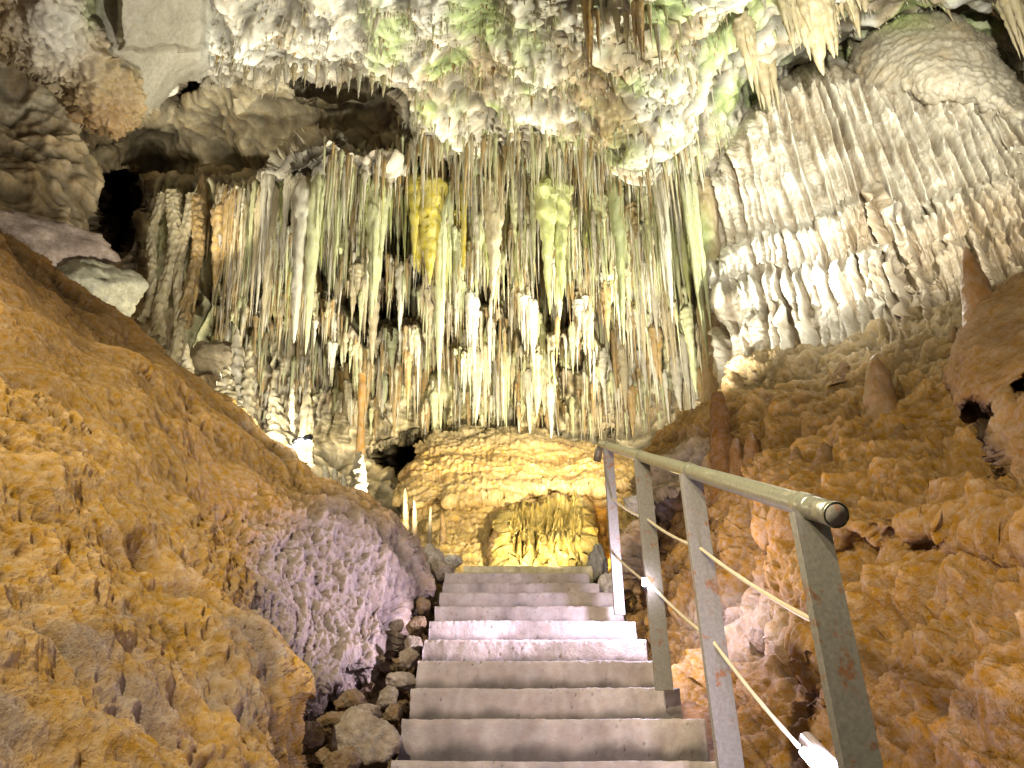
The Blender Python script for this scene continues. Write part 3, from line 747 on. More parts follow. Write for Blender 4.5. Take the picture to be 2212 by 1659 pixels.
def box_between(p0, p1, hx, hy):
    """bar from p0 to p1 with rectangular section hx (along X) and hy (along Y), bevelled, thin profile"""
    p0 = np.asarray(p0, float); p1 = np.asarray(p1, float)
    b = .12 * min(hx, hy)
    sec = [(-hx + b, -hy), (hx - b, -hy), (hx, -hy + b), (hx, hy - b), (hx - b, hy), (-hx + b, hy), (-hx, hy - b), (-hx, -hy + b)]
    n = 24; V = []; f = []
    for i in range(n):
        p = p0 + (p1 - p0) * i / (n - 1)
        for s in sec: V.append((p[0] + s[0], p[1] + s[1], p[2]))
    for i in range(n - 1):
        for j in range(8): f.append((i * 8 + j, i * 8 + (j + 1) % 8, (i + 1) * 8 + (j + 1) % 8, (i + 1) * 8 + j))
    e = (n - 1) * 8
    f += [(0, 1, 2, 3), (0, 3, 4, 7), (4, 5, 6, 7), (e, e + 1, e + 2, e + 3), (e, e + 3, e + 4, e + 7), (e + 4, e + 5, e + 6, e + 7)]
    return np.array(V), np.array(f)

rail_root = np.array([.7, 1.4, 1.0])
rail = empty('handrail', rail_root)
tag(rail, 'galvanised pipe handrail on four flat rusty steel posts, right side of the stairs', 'handrail')
near = W(1805, 1112, 1.43); far = W(1300, 960, 4.52)
dirv = (far - near)
def rail_at(px):
    lo, hi = 0., 1.
    for _ in range(40):
        mid = (lo + hi) / 2; x = pix(near + dirv * mid)[0]
        if x > px: lo = mid
        else: hi = mid
    return near + dirv * lo
RP = .0275
def sub(Vf): return Vf[0] - rail_root, Vf[1]
pts = [near + dirv * t for t in np.linspace(0, 1, 40)]
# far end bends away downward a little
pts += [far + np.array((-.02, .05, -.03)), far + np.array((-.03, .09, -.09))]
V, f = tube(pts, RP, 28, True); mesh_np('rail', V - rail_root, f, M_pipe, rail)
# cap rim at the near end
u = -dirv / np.linalg.norm(dirv)
V, f = tube([near - u * .002, near + u * .004], RP * .84, 28); mesh_np('end_cap', V - rail_root, f, M_post, rail)
V, f = tube([near - u * .012, near - u * .008, near + u * .003, near + u * .004], [RP * 1.0, RP * 1.035, RP * 1.035, RP * 1.0], 28, False); mesh_np('rim', V - rail_root, f, M_pipe, rail)
posts = [(1742, 1868, 1700, .045), (1490, 1577, 1650, .043), (1385, 1434, 1480, .040), (1313, 1338, 1320, .033)]
POST = []
for (tx, bx, by, hw) in posts:
    c = rail_at(tx)
    top = c + np.array((0, 0, -RP * .7))
    bot = W(bx, by, c[1])
    if by > 1600: 
        bot = top + (bot - top) * 1.25
    else:
        bot = top + (bot - top) * 1.02
    V, f = box_between(top, bot, hw, .010 if hw > .03 else .012)
    # turn the flat bar slightly so its thin side shows
    V = np.asarray(V); cxy = top[:2] + (bot - top)[:2] * ((V[:, 2] - top[2]) / (bot - top)[2])[:, None]
    a = math.radians(14); dx = V[:, :2] - cxy
    V[:, 0] = cxy[:, 0] + dx[:, 0] * math.cos(a) - dx[:, 1] * math.sin(a); V[:, 1] = cxy[:, 1] + dx[:, 0] * math.sin(a) + dx[:, 1] * math.cos(a)
    mesh_np('post', V - rail_root, f, M_post, rail, smooth=False)
    w = .034 if hw > .03 else .028
    V, f = tube([c - u * w, c - u * (w - .003), c + u * (w - .003), c + u * w], [RP * 1.0, RP * 1.10, RP * 1.10, RP * 1.0], 28, False)
    mesh_np('collar', V - rail_root, f, M_pipe, rail)
    POST.append((top, bot))

# ropes
def rope(wps, r, label, sag=.0):
    P = []
    for a, b in zip(wps[:-1], wps[1:]):
        a = np.array(a); b = np.array(b)
        for t in np.linspace(0, 1, 14, endpoint=False):
            p = a + (b - a) * t; p[2] -= sag * 4 * t * (1 - t); P.append(p)
    P.append(np.array(wps[-1])); P = np.array(P)
    rr = r * (1 + .12 * np.sin(np.arange(len(P)) * 2.1))
    V, f = tube(P, rr, 8); o = mesh_np('rope', V, f, M_rope, loc=P[-1]); tag(o, label, 'rope', 'ropes threaded through the handrail posts')
def post_at(i, py):
    top, bot = POST[i]
    ts = np.linspace(0, 1, 400); p = top + (bot - top) * ts[:, None]; yy = pix(p)[1]
    return p[np.argmin(abs(yy - py))]
rope([post_at(3, 1075), post_at(2, 1122), post_at(1, 1185), post_at(0, 1362)], .0065, 'upper pale rope sagging between the four handrail posts', .015)
rope([post_at(3, 1200), post_at(2, 1270), post_at(1, 1385), W(1725, 1612, 2.0)], .0065, 'lower rope running from the handrail posts down to the glowing tube', .01)

# lamps
def tube_lamp(name, p0, p1, r, mat, label, housing=None):
    e = empty(name, p0); tag(e, label, 'lamp', 'tube lamps lighting the stair path')
    V, f = tube([p0, p1], r, 16); mesh_np('glowing_tube', V - p0, f, mat, e)
    if housing is not None:
        V, f = tube([p0 + housing - (p1 - p0) * .08, p1 + housing + (p1 - p0) * .05], r * 1.5, 12); mesh_np('housing', V - p0, f, M_black, e)
    return e
p0 = W(636, 964, 5.3); p1 = W(668, 955, 5.2)
e = tube_lamp('tube_lamp', p0, p1, .017, M_tube_cool, 'short white tube lamp glowing on the ridge of the left slope', np.array((0, .0, .045)))
V, f = tube([p0 + (0, 0, .05), p0 + (-.03, 0, -.12)], .012, 8); mesh_np('bracket', V - p0, f, M_black, e)
q0 = W(1726, 1612, 2.0); q1 = W(1830, 1730, 1.75)
e = tube_lamp('tube_lamp', q0 + (q1 - q0) * .12, q1, .012, M_tube_violet, 'long violet white tube lamp shining at the bottom edge beside the nearest post')
V, f = tube([q0, q1 + (0, 0, .0)], .021, 14); V = V + np.array((.034, .03, .016)); mesh_np('sleeve', V - (q0 + (q1 - q0) * .12), f, M_clear, e)
s0 = W(1393, 1257, POST[2][0][1] - .05)
e = empty('spot_lamp', s0); tag(e, 'tiny violet lamp shining like a star against the second farthest handrail post', 'lamp')
V, f = tube([s0 + (0, -.001, -.016), s0 + (0, 0, .016)], [.012, .012], 12); mesh_np('bulb', V - s0, f, emis('spot_glow', (.8, .78, 1), 200), e)
V, f = tube([s0 + (0, .02, -.03), s0 + (0, .02, .03)], .010, 10); mesh_np('housing', V - s0, f, M_black, e)
q0_, q1_ = q0, q1

# ------------------------------------------------------------------ stalactites / stalagmites
def spike(seed, seg=14, rings=52, power=1.0, bump=.22, rings_amp=.08, bend=.05, flute=.15):
    """unit spike pointing down (-z), top at z=0 radius 1, tip at z=-1"""
    rs_ = np.random.default_rng(seed)
    t = np.linspace(0, 1, rings); th = np.linspace(0, 2 * np.pi, seg, endpoint=False)
    prof = (1 - t) ** power * (1 - .25 * np.sin(t * 3.1) * rs_.uniform(-.6, 1)) + .03
    prof = (prof + .12 * np.exp(-t / .1)) * (.25 + .75 * sstep(0, .13, t))
    prof[-1] = .008
    T, TH = np.meshgrid(t, th, indexing='ij')
    q = np.stack([np.cos(TH) * 1.1, np.sin(TH) * 1.1, T * 9 + seed * 3.3], -1)
    r = prof[:, None] * (1 + bump * fbm(q * .9, 3, .6) + flute * fbm(q * np.array((2., 2., .15)), 2) + .16 * fbm(q * 2.6 + 11, 3, .6) + rings_amp * np.sin(T * rs_.uniform(30, 60) + 2 * perlin(q)))
    bx = bend * perlin(np.stack([t * 2.5, t * 0 + seed, t * 0], -1)) * t; by = bend * perlin(np.stack([t * 2.5, t * 0 + seed + 50, t * 0], -1)) * t
    V = np.stack([r * np.cos(TH) + bx[:, None] * 4, r * np.sin(TH) + by[:, None] * 4, -T], -1)
    f = []
    idx = np.arange(rings * seg).reshape(rings, seg); nx_ = np.roll(idx, -1, 1)
    f = np.stack([idx[:-1], idx[1:], nx_[1:], nx_[:-1]], -1).reshape(-1, 4)
    return V.reshape(-1, 3), f

def merge(parts):
    Vs = []; Fs = []; Cs = []; n = 0
    for V, f, c in parts:
        Vs.append(V); Fs.append(f + n); Cs.append(np.broadcast_to(np.asarray(c, np.float32), V.shape)); n += len(V)
    return np.concatenate(Vs), np.concatenate(Fs), np.concatenate(Cs)

def tipcol(V, c0=1.0, c1=1.0):
    return np.ones_like(V) * (1.0 + .12 * fbm(V * np.array((1, 1, 7)), 2))[:, None]

VAR = []   # unit variants: radius 1 at top, length 1
for i in range(8):     # simple
    V, f = spike(i, power=[.8, 1, 1.3, .7, 1.1, .9, 1.6, .6][i], bump=.3, flute=.3); VAR.append((V, f, tipcol(V)))
CL = []
for i in range(12):    # fused clusters and draperies
    r_ = np.random.default_rng(100 + i); parts = []
    n = r_.integers(4, 9)
    for j in range(n):
        V, f = spike(200 + i * 11 + j, 10, 40, r_.uniform(.7, 1.3), .25, .07, .04, .25)
        V = V.copy(); s = r_.uniform(.25, .6) if j else .72
        a = r_.uniform(0, 6.3); d = r_.uniform(.3, .9) if j else 0
        L = r_.uniform(.35, .9) if j else 1
        V[:, 0] = V[:, 0] * s + math.cos(a) * d; V[:, 1] = V[:, 1] * s + math.sin(a) * d * .7; V[:, 2] = V[:, 2] * L
        V[:, :2] *= (1 + .15 * 0)
        parts.append((V, f, np.ones_like(V) * r_.uniform(.85, 1.12)))
    CL.append(merge(parts))
def unit_mesh(name, v):
    V, f, c = v
    o = mesh_np(name, V, f, M_stal, None, c); me = o.data; bpy.data.objects.remove(o); return me
ME = [unit_mesh('stalactite', v) for v in VAR]; MC = [unit_mesh('stalactite', v) for v in CL]

NST = [0]
def lean(x):
    return float(np.interp(x, [300, 670, 1000, 1100, 1330, 1480, 1900], [-.12, -.06, 0, 0, .05, .12, .3]))
def stalactite(x, yt, yb, w, Y=None, cl=False, var=None, c=(.6, .55, .4), label=None, group=None, src='cave_ceiling', off=0., flat=1., xb=None):
    """x,yt top; yb tip row; w width in drawing units at top; Y depth or from the rock it hangs from"""
    if Y is None:
        top = look(src, x, yt).copy(); top[1] -= off
        top = np.array(W(x, yt, top[1]))
    else: top = np.array(W(x, yt, Y))
    zt = hz(top[1], yb); L = max(top[2] - zt, .05)
    zc = top[1] * CP + (top[2] - CAMZ) * SP
    r = w / 2 * zc / F
    pool = MC if cl else ME; me = pool[(var if var is not None else random.randrange(99)) % len(pool)]
    o = bpy.data.objects.new('stalactite', me); col.objects.link(o)
    o.location = (top[0], top[1], top[2] + .04); o.scale = (r, r * flat, L + .04); o.rotation_euler = (0, 0, random.uniform(0, 6.28) if flat == 1. else random.uniform(-.3, .3))
    pb = W(x + (yb - yt) * lean(x) if xb is None else xb, yb, top[1]); o.rotation_mode = 'ZYX'
    o.rotation_euler = (0, math.atan2(top[0] - pb[0], L), o.rotation_euler[2])
    k = random.uniform(.85, 1.12)
    o.color = (c[0] * k, c[1] * k, c[2] * k, 1)
    tag(o, label, 'stalactite', group); NST[0] += 1
    return o

C_W = (.66, .61, .48); C_C = (.60, .51, .33); C_T = (.44, .31, .15); C_G = (.54, .55, .24); C_Y = (.60, .50, .13); C_B = (.30, .18, .08); C_GY = (.38, .33, .26); C_PG = (.61, .61, .36)
heroes = [
 (812,372,692,62,7.75,C_PG,1,'long pale green stalactite with a broad draped top, hanging left of the yellow one'),
 (930,400,620,84,7.6,C_Y,2,'broad bright yellow stalactite narrowing to a thin tip in the centre of the curtain'),
 (952,560,862,34,8.9,C_PG,3,'very long thin pale green stalactite hanging below the yellow one'),
 (1066,470,648,40,7.9,C_C,0,'ringed cream stalactite, thick above and pointed, right of the yellow one'),
 (1180,500,680,46,7.8,C_G,4,'left half of the fat twin yellow green stalactite near the curtain centre'),
 (1208,490,650,44,7.85,C_G,5,'right half of the fat twin yellow green stalactite near the curtain centre'),
 (683,500,770,34,8.1,C_PG,6,'pale green white stalactite with the lowest tip left of the curtain centre'),
 (655,520,745,30,8.15,C_W,7,'white stalactite hanging close left of the lowest pale green one'),
 (548,440,690,50,8.1,C_C,8,'thick cream stalactite with blunt broken tip beside the fluted columns'),
 (590,470,735,34,8.15,C_C,9,'tan streaked stalactite just right of the blunt cream one'),
 (445,470,715,34,8.3,C_T,10,'tan stalactite hanging between the fluted columns and the blunt one'),
 (1330,500,745,26,7.9,(.44,.46,.24),0,'thin dark green stalactite right of the twin yellow green pair'),
 (1483,430,800,40,8.0,C_PG,2,'long grey green stalactite at the right end of the curtain'),
 (1425,470,700,34,8.0,C_W,3,'white fluted stalactite near the right end of the curtain'),
 (1266,-10,168,34,4.6,(.42,.27,.12),1,'tan stalactite hanging alone from the ceiling at top centre'),
 (1376,-20,130,44,4.5,(.44,.29,.14),2,'largest brown spike of the ceiling cluster at top centre'),
 (1330,-20,95,34,4.6,C_C,5,'pale spike of the ceiling cluster at top centre'),
 (1300,-20,70,22,4.6,C_W,4,'short white spike left of the pale one in the ceiling cluster'),
 (1350,-10,120,18,4.6,C_C,0,'thin cream spike between the pale and the largest brown spike of the ceiling cluster'),
 (1400,-10,110,20,4.6,C_C,6,'cream spike right of the largest brown one in the ceiling cluster'),
 (1415,10,150,14,4.8,C_W,3,'thin white spike at the right border of the ceiling cluster'),
 (1290,20,110,12,4.7,C_T,7,'thin tan spike just right of the lone tan stalactite at top centre'),
 (1160,690,900,60,10.2,C_PG,6,'long pale green fluted drapery reaching down to the golden mound'),
 (1480,640,850,30,9.4,C_PG,7,'pale stalactite with sharp tip next to the right rock pillar'),
]
for (x, yt, yb, w, Y, c, v, lab) in heroes:
    off = 0
    if 360 < yt < 600 and x < 1500: yt = 388; Y = None; off = .32; w *= 1.35
    cl = v in (1, 2, 3, 6, 8, 10) and w > 30
    stalactite(x, yt, yb, w, Y, cl, v, c, lab, off=off)
# tier 1 curtain individuals
G1 = 'stalactites crowded in the hanging curtain across the chamber'
env = [(470,640),(500,700),(540,700),(575,745),(620,690),(655,750),(700,720),(740,640),(790,600),(820,560),(870,600),(900,560),(960,700),(1000,600),(1040,620),(1090,560),(1150,640),(1200,640),(1250,600),(1300,680),(1350,700),(1400,620),(1450,680),(1490,720),(1510,640)]
def zone_col(x, y):
    r = random.random()
    if r > .86: return (.36, .27, .14)
    if x < 520: return random.choice((C_C, C_T, C_GY, C_C))
    if 880 < x < 1010 and y < 560 and r < .7: return random.choice((C_Y, C_G, (.62, .55, .25)))
    if r < .32: return C_W
    if r < .58: return C_PG
    if r < .75: return C_G if x > 600 else C_C
    if r < .9: return C_C
    return C_T
lab1 = 'slim pale stalactite packed in the curtain between the ceiling edge and the mound'
labw = 'wider fluted stalactite packed in the curtain between the ceiling edge and the mound'
labt = 'tan stalactite packed in the curtain between the ceiling edge and the mound'
for i in range(150):
    x = 475 + (1505 - 475) * ((i * .61803) % 1); yt = 385 + random.triangular(-8, 170, 10) + 12 * math.sin(x / 60)
    e_ = float(pline(env, x)); yb = yt + max(50, (e_ - yt)) * random.uniform(.3, 1.0)
    w = random.uniform(14, 24) if random.random() < .5 else random.uniform(26, 46)
    c = zone_col(x, (yt + yb) / 2)
    cl = w > 20 and random.random() < .8
    lb, gp = (labt, G1 + ', tan ones') if c in (C_T, C_B, C_GY) else ((labw, G1 + ', wide ones') if w > 25 else (lab1, G1))
    stalactite(x, yt, yb, w, None, cl, None, c, lb, gp, off=.03)
# tier 2, farther back
G2 = 'stalactites in the second row lower and farther back'
for i in range(105):
    x = 700 + (1520 - 700) * ((i * .61803 + .3) % 1); yt = random.uniform(570, 850)
    yb = min(yt + random.uniform(60, 190), 965); w = random.uniform(14, 44)
    stalactite(x, yt, yb, w, None, w > 17, None, random.choice((C_W, C_C, C_PG, C_T, C_C, C_W)), 'pale stalactite in the second row behind and below the main curtain', G2, off=.04)
# alcove edge fringe
for i in range(16):
    x = 480 + i * 23 + random.uniform(-6, 6); yt = float(pline([(480,140),(520,150),(640,140),(760,150),(860,175)], x)) ; yb = yt + random.uniform(28, 62)
    stalactite(x, yt, yb, random.uniform(9, 17), None, False, None, random.choice((C_W, C_W, C_C)), 'small white stalactite in the row fringing the ceiling edge above the dark alcove', 'small stalactites fringing the alcove edge', off=.25)
# right top lobes
for (x, yt, yb, w, Y, lab) in ((1735, -30, 165, 90, None, 'fat drooping cream lobe hanging at top right above the ribbed flowstone'),
                              (1690, -20, 120, 46, None, 'narrow cream lobe left of the fat drooping one at top right'),
                              (1600, 40, 200, 50, None, 'cream spike cluster at the left of the drooping lobes'),
                              (1780, -10, 120, 44, None, 'pointed cream lobe right of the fat drooping one at top right'),
                              (1830, -30, 80, 60, None, 'wide ragged cream lobe hanging near the smooth rock boss'),
                              (2190, -30, 190, 70, None, 'tan lobe hanging in the top right corner beside the smooth boss'),
                              (1640, 110, 250, 46, None, 'cream fluted lobe just above the left shoulder of the flowstone')):
    stalactite(x, yt, yb, w * 1.25, Y, True, None, C_C, lab)

# stuff: very many small straws on the ceiling and curtain
def straws(name, n, sampler, seed, seg=6, rings=7):
    rg = np.random.default_rng(seed)
    Vs = []; Fs = []; Cs = []; cnt = 0
    th = np.linspace(0, 2 * np.pi, seg, endpoint=False); t = np.linspace(0, 1, rings)
    idx = np.arange(rings * seg).reshape(rings, seg); nx_ = np.roll(idx, -1, 1)
    ff = np.stack([idx[:-1], idx[1:], nx_[1:], nx_[:-1]], -1).reshape(-1, 4)
    for i in range(n):
        s = sampler(rg)
        if s is None: continue
        p, r, L, c, lx = s
        prof = r * ((1 - t) ** rg.uniform(.8, 1.6) * (1 + .25 * rg.normal(size=rings)) ) * (.35 + .65 * sstep(0, .12, t)) + r * .04; prof[-1] = r * .06
        dx = rg.normal() * L * .03 + lx; dy = rg.normal() * L * .04
        V = np.stack([p[0] + prof[:, None] * np.cos(th)[None] + dx * t[:, None], p[1] + prof[:, None] * np.sin(th)[None] + dy * t[:, None], np.repeat((p[2] + .02 + r - (L + r) * t)[:, None], seg, 1)], -1).reshape(-1, 3)
        Vs.append(V); Fs.append(ff + cnt); Cs.append(np.tile(np.asarray(c) * rg.uniform(.8, 1.15), (len(V), 1))); cnt += len(V)
    o = mesh_np(name, np.concatenate(Vs), np.concatenate(Fs), M_stal, None, np.concatenate(Cs)); tag(o, kind='stuff'); return o
xsS, ysS, PS = SHEETS['cave_ceiling']
def ceil_col(x, y, rg):
    r = rg.random()
    if x > 850 and r < .45: return C_PG
    if r < .8: return C_W
    return C_C if r < .93 else C_T
def samp_ceil(rg):
    if rg.random() < .75:
        x = rg.uniform(850, 1560); y = rg.uniform(-20, 425)
    elif rg.random() < .6:
        x = rg.uniform(470, 860); y = rg.uniform(-20, 185)
    else:
        x = rg.uniform(1540, 2212); y = rg.uniform(-20, 200)
    q = perlin(np.array([[x / 60, y / 40, 1.]]))[0]
    if q < rg.uniform(-.5, .35): return None
    p = look('cave_ceiling', x, y); zc = p[1] * CP + (p[2] - CAMZ) * SP
    big = rg.random() < .12 + .25 * (y > 250)
    return p, rg.uniform(2.0, 4.2) * zc / F * (1.4 if big else 1), (rg.uniform(8, 26) if not big else rg.uniform(25, 70)) * zc / F, ceil_col(x, y, rg), 0.
o = straws('small_stalactites', 5200, samp_ceil, 21)
tag(o, 'countless small white and greenish drip spikes studding the cave ceiling', 'small stalactites')
def samp_cur(rg):
    x = rg.uniform(465, 1515)
    row = rg.choice(4, p=[.36, .32, .2, .12])
    if row == 0: yt = rg.triangular(375, 395, 600) ; L = rg.uniform(30, 190)
    elif row == 3: x = rg.uniform(700, 1515); yt = rg.uniform(290, 400); L = rg.uniform(40, 150)
    elif row == 1: yt = rg.uniform(480, 700); L = rg.uniform(30, 110)
    else: yt = rg.uniform(690, 900); L = rg.uniform(25, 110)
    p = look('cave_ceiling', x, yt).copy(); Yn = p[1] - .02; p = W(x, yt, Yn)
    if row in (1, 2) and perlin(np.array([[x / 70, yt / 50, 4.]]))[0] < -.35: return None
    zb = hz(Yn, min(yt + L, float(pline(env, x)) + 20 if row in (0, 3) else 990)); Lw = p[2] - zb
    if Lw < .08: return None
    zc = p[1] * CP + (p[2] - CAMZ) * SP
    c = zone_col(x, yt + L / 2) if row == 0 else random.choice((C_W, C_C, C_T, C_PG))
    yb = pix(np.array([p[0], p[1], p[2] - Lw]))[1]; lx = W(x + (yb - yt) * lean(x), yb, p[1])[0] - p[0]
    return p, rg.uniform(2.6, 6.5) * zc / F, Lw, c, lx
o = straws('thin_stalactites', 3600, samp_cur, 33, 6, 14)
tag(o, 'dense mass of thin needle stalactites filling the gaps of the curtain', 'thin stalactites')

# columns at left of the curtain
for (xt, yt, xb, yb, w, lab) in ((348,425,312,690,22,'leftmost slanting fluted column between rock shelf and left slope'),
                                (382,420,345,735,30,'second fluted column from the left, thick and knobbly'),
                                (410,425,372,775,24,'third fluted column from the left with a stacked ringed foot'),
                                (432,430,405,700,26,'short brown fluted column right of the three long ones')):
    Yc = 8.0
    a = W(xt, yt, Yc); b = W(xb, yb, Yc - .15); n = 150; t = np.linspace(0, 1, n)
    pp = a + (b - a) * t[:, None] + np.stack([.05 * np.sin(t * 7 + xt), 0 * t, 0 * t], 1); zc = 9.5
    rr = w / 2 * zc / F * (1 - .25 * t + .25 * np.exp(-t / .05) + .35 * np.exp(-(1 - t) / .08))
    V, f = tube(pp, rr, 36, False)
    cc = pp.repeat(36, 0); nn = V - cc; d = 1 + .28 * ridged(V * np.array((11, 11, 1.2)), 3) + .5 * np.clip(.7 - vor(V * np.array((15, 15, 11)))[0], 0, 1) + .16 * fbm(V * 7, 3) - .3
    V = cc + nn * d[:, None]
    C = np.broadcast_to(np.array(C_C if 'brown' not in lab else C_T, np.float32), V.shape) * (.55 + .5 * d)[:, None] * .7
    o = mesh_np('rock_column', V, f, M_stal, None, C, loc=b); tag(o, lab, 'rock column')

# brown narrow column + stalagmites (bottom px, top px)
def stalagmite(x, yb, yt, w, Y, c, label, lump=.3, power=.55, xt=None, group=None, name='stalagmite', mat=None, seed=0, flatc=0.):
    b = W(x, yb, Y); t_ = W(xt if xt is not None else x, yt, Y)
    n, seg = 46, 26
    t = np.linspace(0, 1, n); pp = b + (t_ - b) * t[:, None]
    zc = Y * CP + (b[2] - CAMZ) * SP; r0 = w / 2 * zc / F
    rr = r0 * ((1 - t ** 1.6) ** power * .9 + .1 * (1 - t)) ; rr = rr * (1 + .35 * np.exp(-t / .1)); rr[-1] = r0 * .02
    hh = np.linalg.norm(t_ - b)
    T = np.zeros((n, 3)); th = np.linspace(0, 2 * np.pi, seg, endpoint=False)
    V = pp[:, None, :] + rr[:, None, None] * np.stack([np.cos(th), np.sin(th), 0 * th], -1)[None]
    q = V / r0 * .9 + seed * 5.1
    d = 1 + lump * fbm(q, 3, .6) + lump * .9 * np.clip(.65 - vor(q * 1.7)[0], 0, 1)
    V = pp[:, None, :] + (V - pp[:, None, :]) * d[..., None]
    idx = np.arange(n * seg).reshape(n, seg); nx_ = np.roll(idx, -1, 1)
    f = np.stack([idx[:-1], nx_[:-1], nx_[1:], idx[1:]], -1).reshape(-1, 4)
    C = np.broadcast_to(np.asarray(c, np.float32), V.shape) * (.6 + .4 * np.clip(d, .5, 1.6))[..., None]
    o = mesh_np(name, V.reshape(-1, 3), f, mat or M_stal, None, C.reshape(-1, 3), loc=b); return tag(o, label, name.replace('_', ' '), group)
sl = [
 (515,880,705,40,6.6,(.40,.35,.25),'tall knobbly stalagmite standing highest behind the left slope ridge',.5,.6,512),
 (535,885,735,26,6.5,(.31,.26,.16),'white knobbly stalagmite at the right of the tallest one behind the ridge',.5,.5,540),
 (490,860,790,36,6.4,(.31,.26,.16),'low white crusted stalagmite in front of the tallest knobbly one',.6,.5,488),
 (600,950,838,46,6.0,(.31,.26,.16),'stout glittering white stalagmite behind the ridge left of the white tube lamp',.55,.5,592),
 (628,965,835,18,6.1,C_C,'thin twisted stalagmite between the stout one and the tall white spike',.4,.4,632),
 (655,985,808,24,6.0,(.31,.26,.16),'tall slim white stalagmite spike directly behind the white tube lamp',.35,.35,665),
 (668,990,880,18,6.0,(.31,.26,.16),'short white finger stalagmite right of the tall slim spike',.35,.3,672),
 (405,810,740,26,6.5,C_C,'small cone stalagmite at the foot of the fluted columns',.3,.6,403),
 (772,1070,975,34,6.3,(.31,.26,.16),'lone white crusted stalagmite on the left ridge below the thin brown column',.4,.35,778),
 (705,1030,1005,18,5.9,(.31,.26,.16),'small white knob stalagmite left of three on the left ridge',.3,.4,702),
 (725,1040,1010,18,5.9,(.31,.26,.16),'small white knob stalagmite, middle of three on the left ridge',.3,.4,722),
 (744,1052,1022,16,5.9,(.31,.26,.16),'small white knob stalagmite, right of three on the left ridge',.3,.4,742),
 (877,1160,1055,14,7.2,(.30,.2,.1),'taller of two slim tan stalagmites left of the golden mound',.2,.3,875),
 (896,1160,1080,12,7.2,(.30,.2,.1),'shorter of two slim tan stalagmites left of the golden mound',.2,.3,895),
 (928,1170,1095,9,7.4,(.32,.25,.15),'thin twisted pale stalagmite beside the golden mound',.4,.3,930),
 (957,1160,1108,14,8.2,(.30,.2,.1),'small tan stalagmite on the left shoulder of the golden mound',.3,.4,955),
 (1070,1250,1145,44,8.0,(.12,.075,.035),'dark brown stalagmite silhouetted against the yellow drapery at the stair top',.3,.45,1068),
 (1570,1080,845,60,4.6,(.27,.14,.055),'tall brown pillar stalagmite with a knobbed top on the right bank',.22,.22,1548),
 (1625,1010,935,46,4.45,(.25,.13,.05),'rounded brown stump stalagmite right of the tall brown pillar',.2,.35,1622),
 (1905,905,768,90,4.0,(.30,.18,.085),'brown cone stalagmite with dark tip in the middle of the right bank',.18,.62,1888),
 (2125,700,532,84,3.3,(.30,.17,.075),'large brown horn stalagmite rising behind the boulder at the right edge',.12,.75,2085),
 (1595,1040,945,44,4.4,(.25,.13,.05),'short brown stump stalagmite touching the tall brown pillar',.25,.35,1588),
]
for i, (x, yb, yt, w, Y, c, lab, lump, pw, xt) in enumerate(sl):
    if 1540 < x < 2000: Y = max(look('rock_bank', x, yb)[1], look('rock_bank', x, yb + 45)[1]) + .06
    e_ = 45 if 1540 < x < 2200 else 14
    stalagmite(x + (x - (xt or x)) * e_ / (yb - yt), yb + e_, yt, w, Y, c, lab, lump, pw, xt, seed=i, mat=M_stal if c not in ((.27, .14, .055),) else M_slope)
kn = [(1820,810,778,50,4.3,'round brown knob at the upper left of the brown cone'),(1815,940,905,40,3.9,'brown knob low on the bank left of the brown cone'),
      (1780,1000,955,56,3.75,'broad brown knob lowest on the right bank'),(1850,925,880,34,3.95,'small brown knob touching the foot of the brown cone'),
      (1880,935,905,30,3.85,'small dark brown knob in front of the brown cone'),(1945,945,910,38,3.7,'pale brown knob right of the brown cone'),
      (1720,1000,965,44,3.9,'brown knob between the pillar and the cone'),(2060,745,705,34,3.5,'brown knob beside the boulder at the foot of the horn')]
for i, (x, yb, yt, w, Y, lab) in enumerate(kn):
    Y = max(look('rock_bank', x, yb)[1], look('rock_bank', x, yb + 30)[1]) + .03
    stalagmite(x, yb + 30, yt, w, Y, (.27, .165, .08), lab, .15, .6, seed=40 + i, name='rock_knob', mat=M_slope)
# thin brown column
a = W(782, 810, 9.2); b = W(778, 1010, 9.0); t = np.linspace(0, 1, 50); pp = a + (b - a) * t[:, None]
V, f = tube(pp, 9 * 9.6 / F * (1 + .2 * np.sin(t * 9)) , 16, False); cc = pp.repeat(16, 0); V = cc + (V - cc) * (1 + .25 * fbm(V * 5, 3))[:, None]
tag(mesh_np('rock_column', V, f, M_stal, None, np.tile(np.array((.42, .25, .10)), (len(V), 1)), loc=b), 'thin orange brown column standing left of the small dark hole', 'rock column')
# right pillar left of flowstone
a = W(1520, 400, 7.6); b = W(1566, 960, 7.3); t = np.linspace(0, 1, 160); pp = a + (b - a) * t[:, None]
V, f = tube(pp, (26 + 10 * t) * 9 / F * (1 + .12 * np.sin(t * 14 + 1)), 60, False); cc = pp.repeat(60, 0)
V = cc + (V - cc) * (1 + .12 * fbm(V * 3, 3) + .05 * ridged(V * np.array((6, 6, 3)), 3))[:, None]
C = np.tile(np.array((.42, .33, .20)), (len(V), 1)); C = mixc(C, GREEN, np.exp(-((t.repeat(60) - .27) / .1) ** 2) * np.clip(.5 + (cc[:, 0] - V[:, 0]) * 6, 0, 1) * .8); C = mixc(C, BROWN * 1.6, sstep(.45, .8, t.repeat(60)) * .6)
tag(mesh_np('rock_pillar', V, f, M_stal, None, C, loc=b), 'stout brown rock pillar at the left border of the ribbed white flowstone', 'rock pillar')

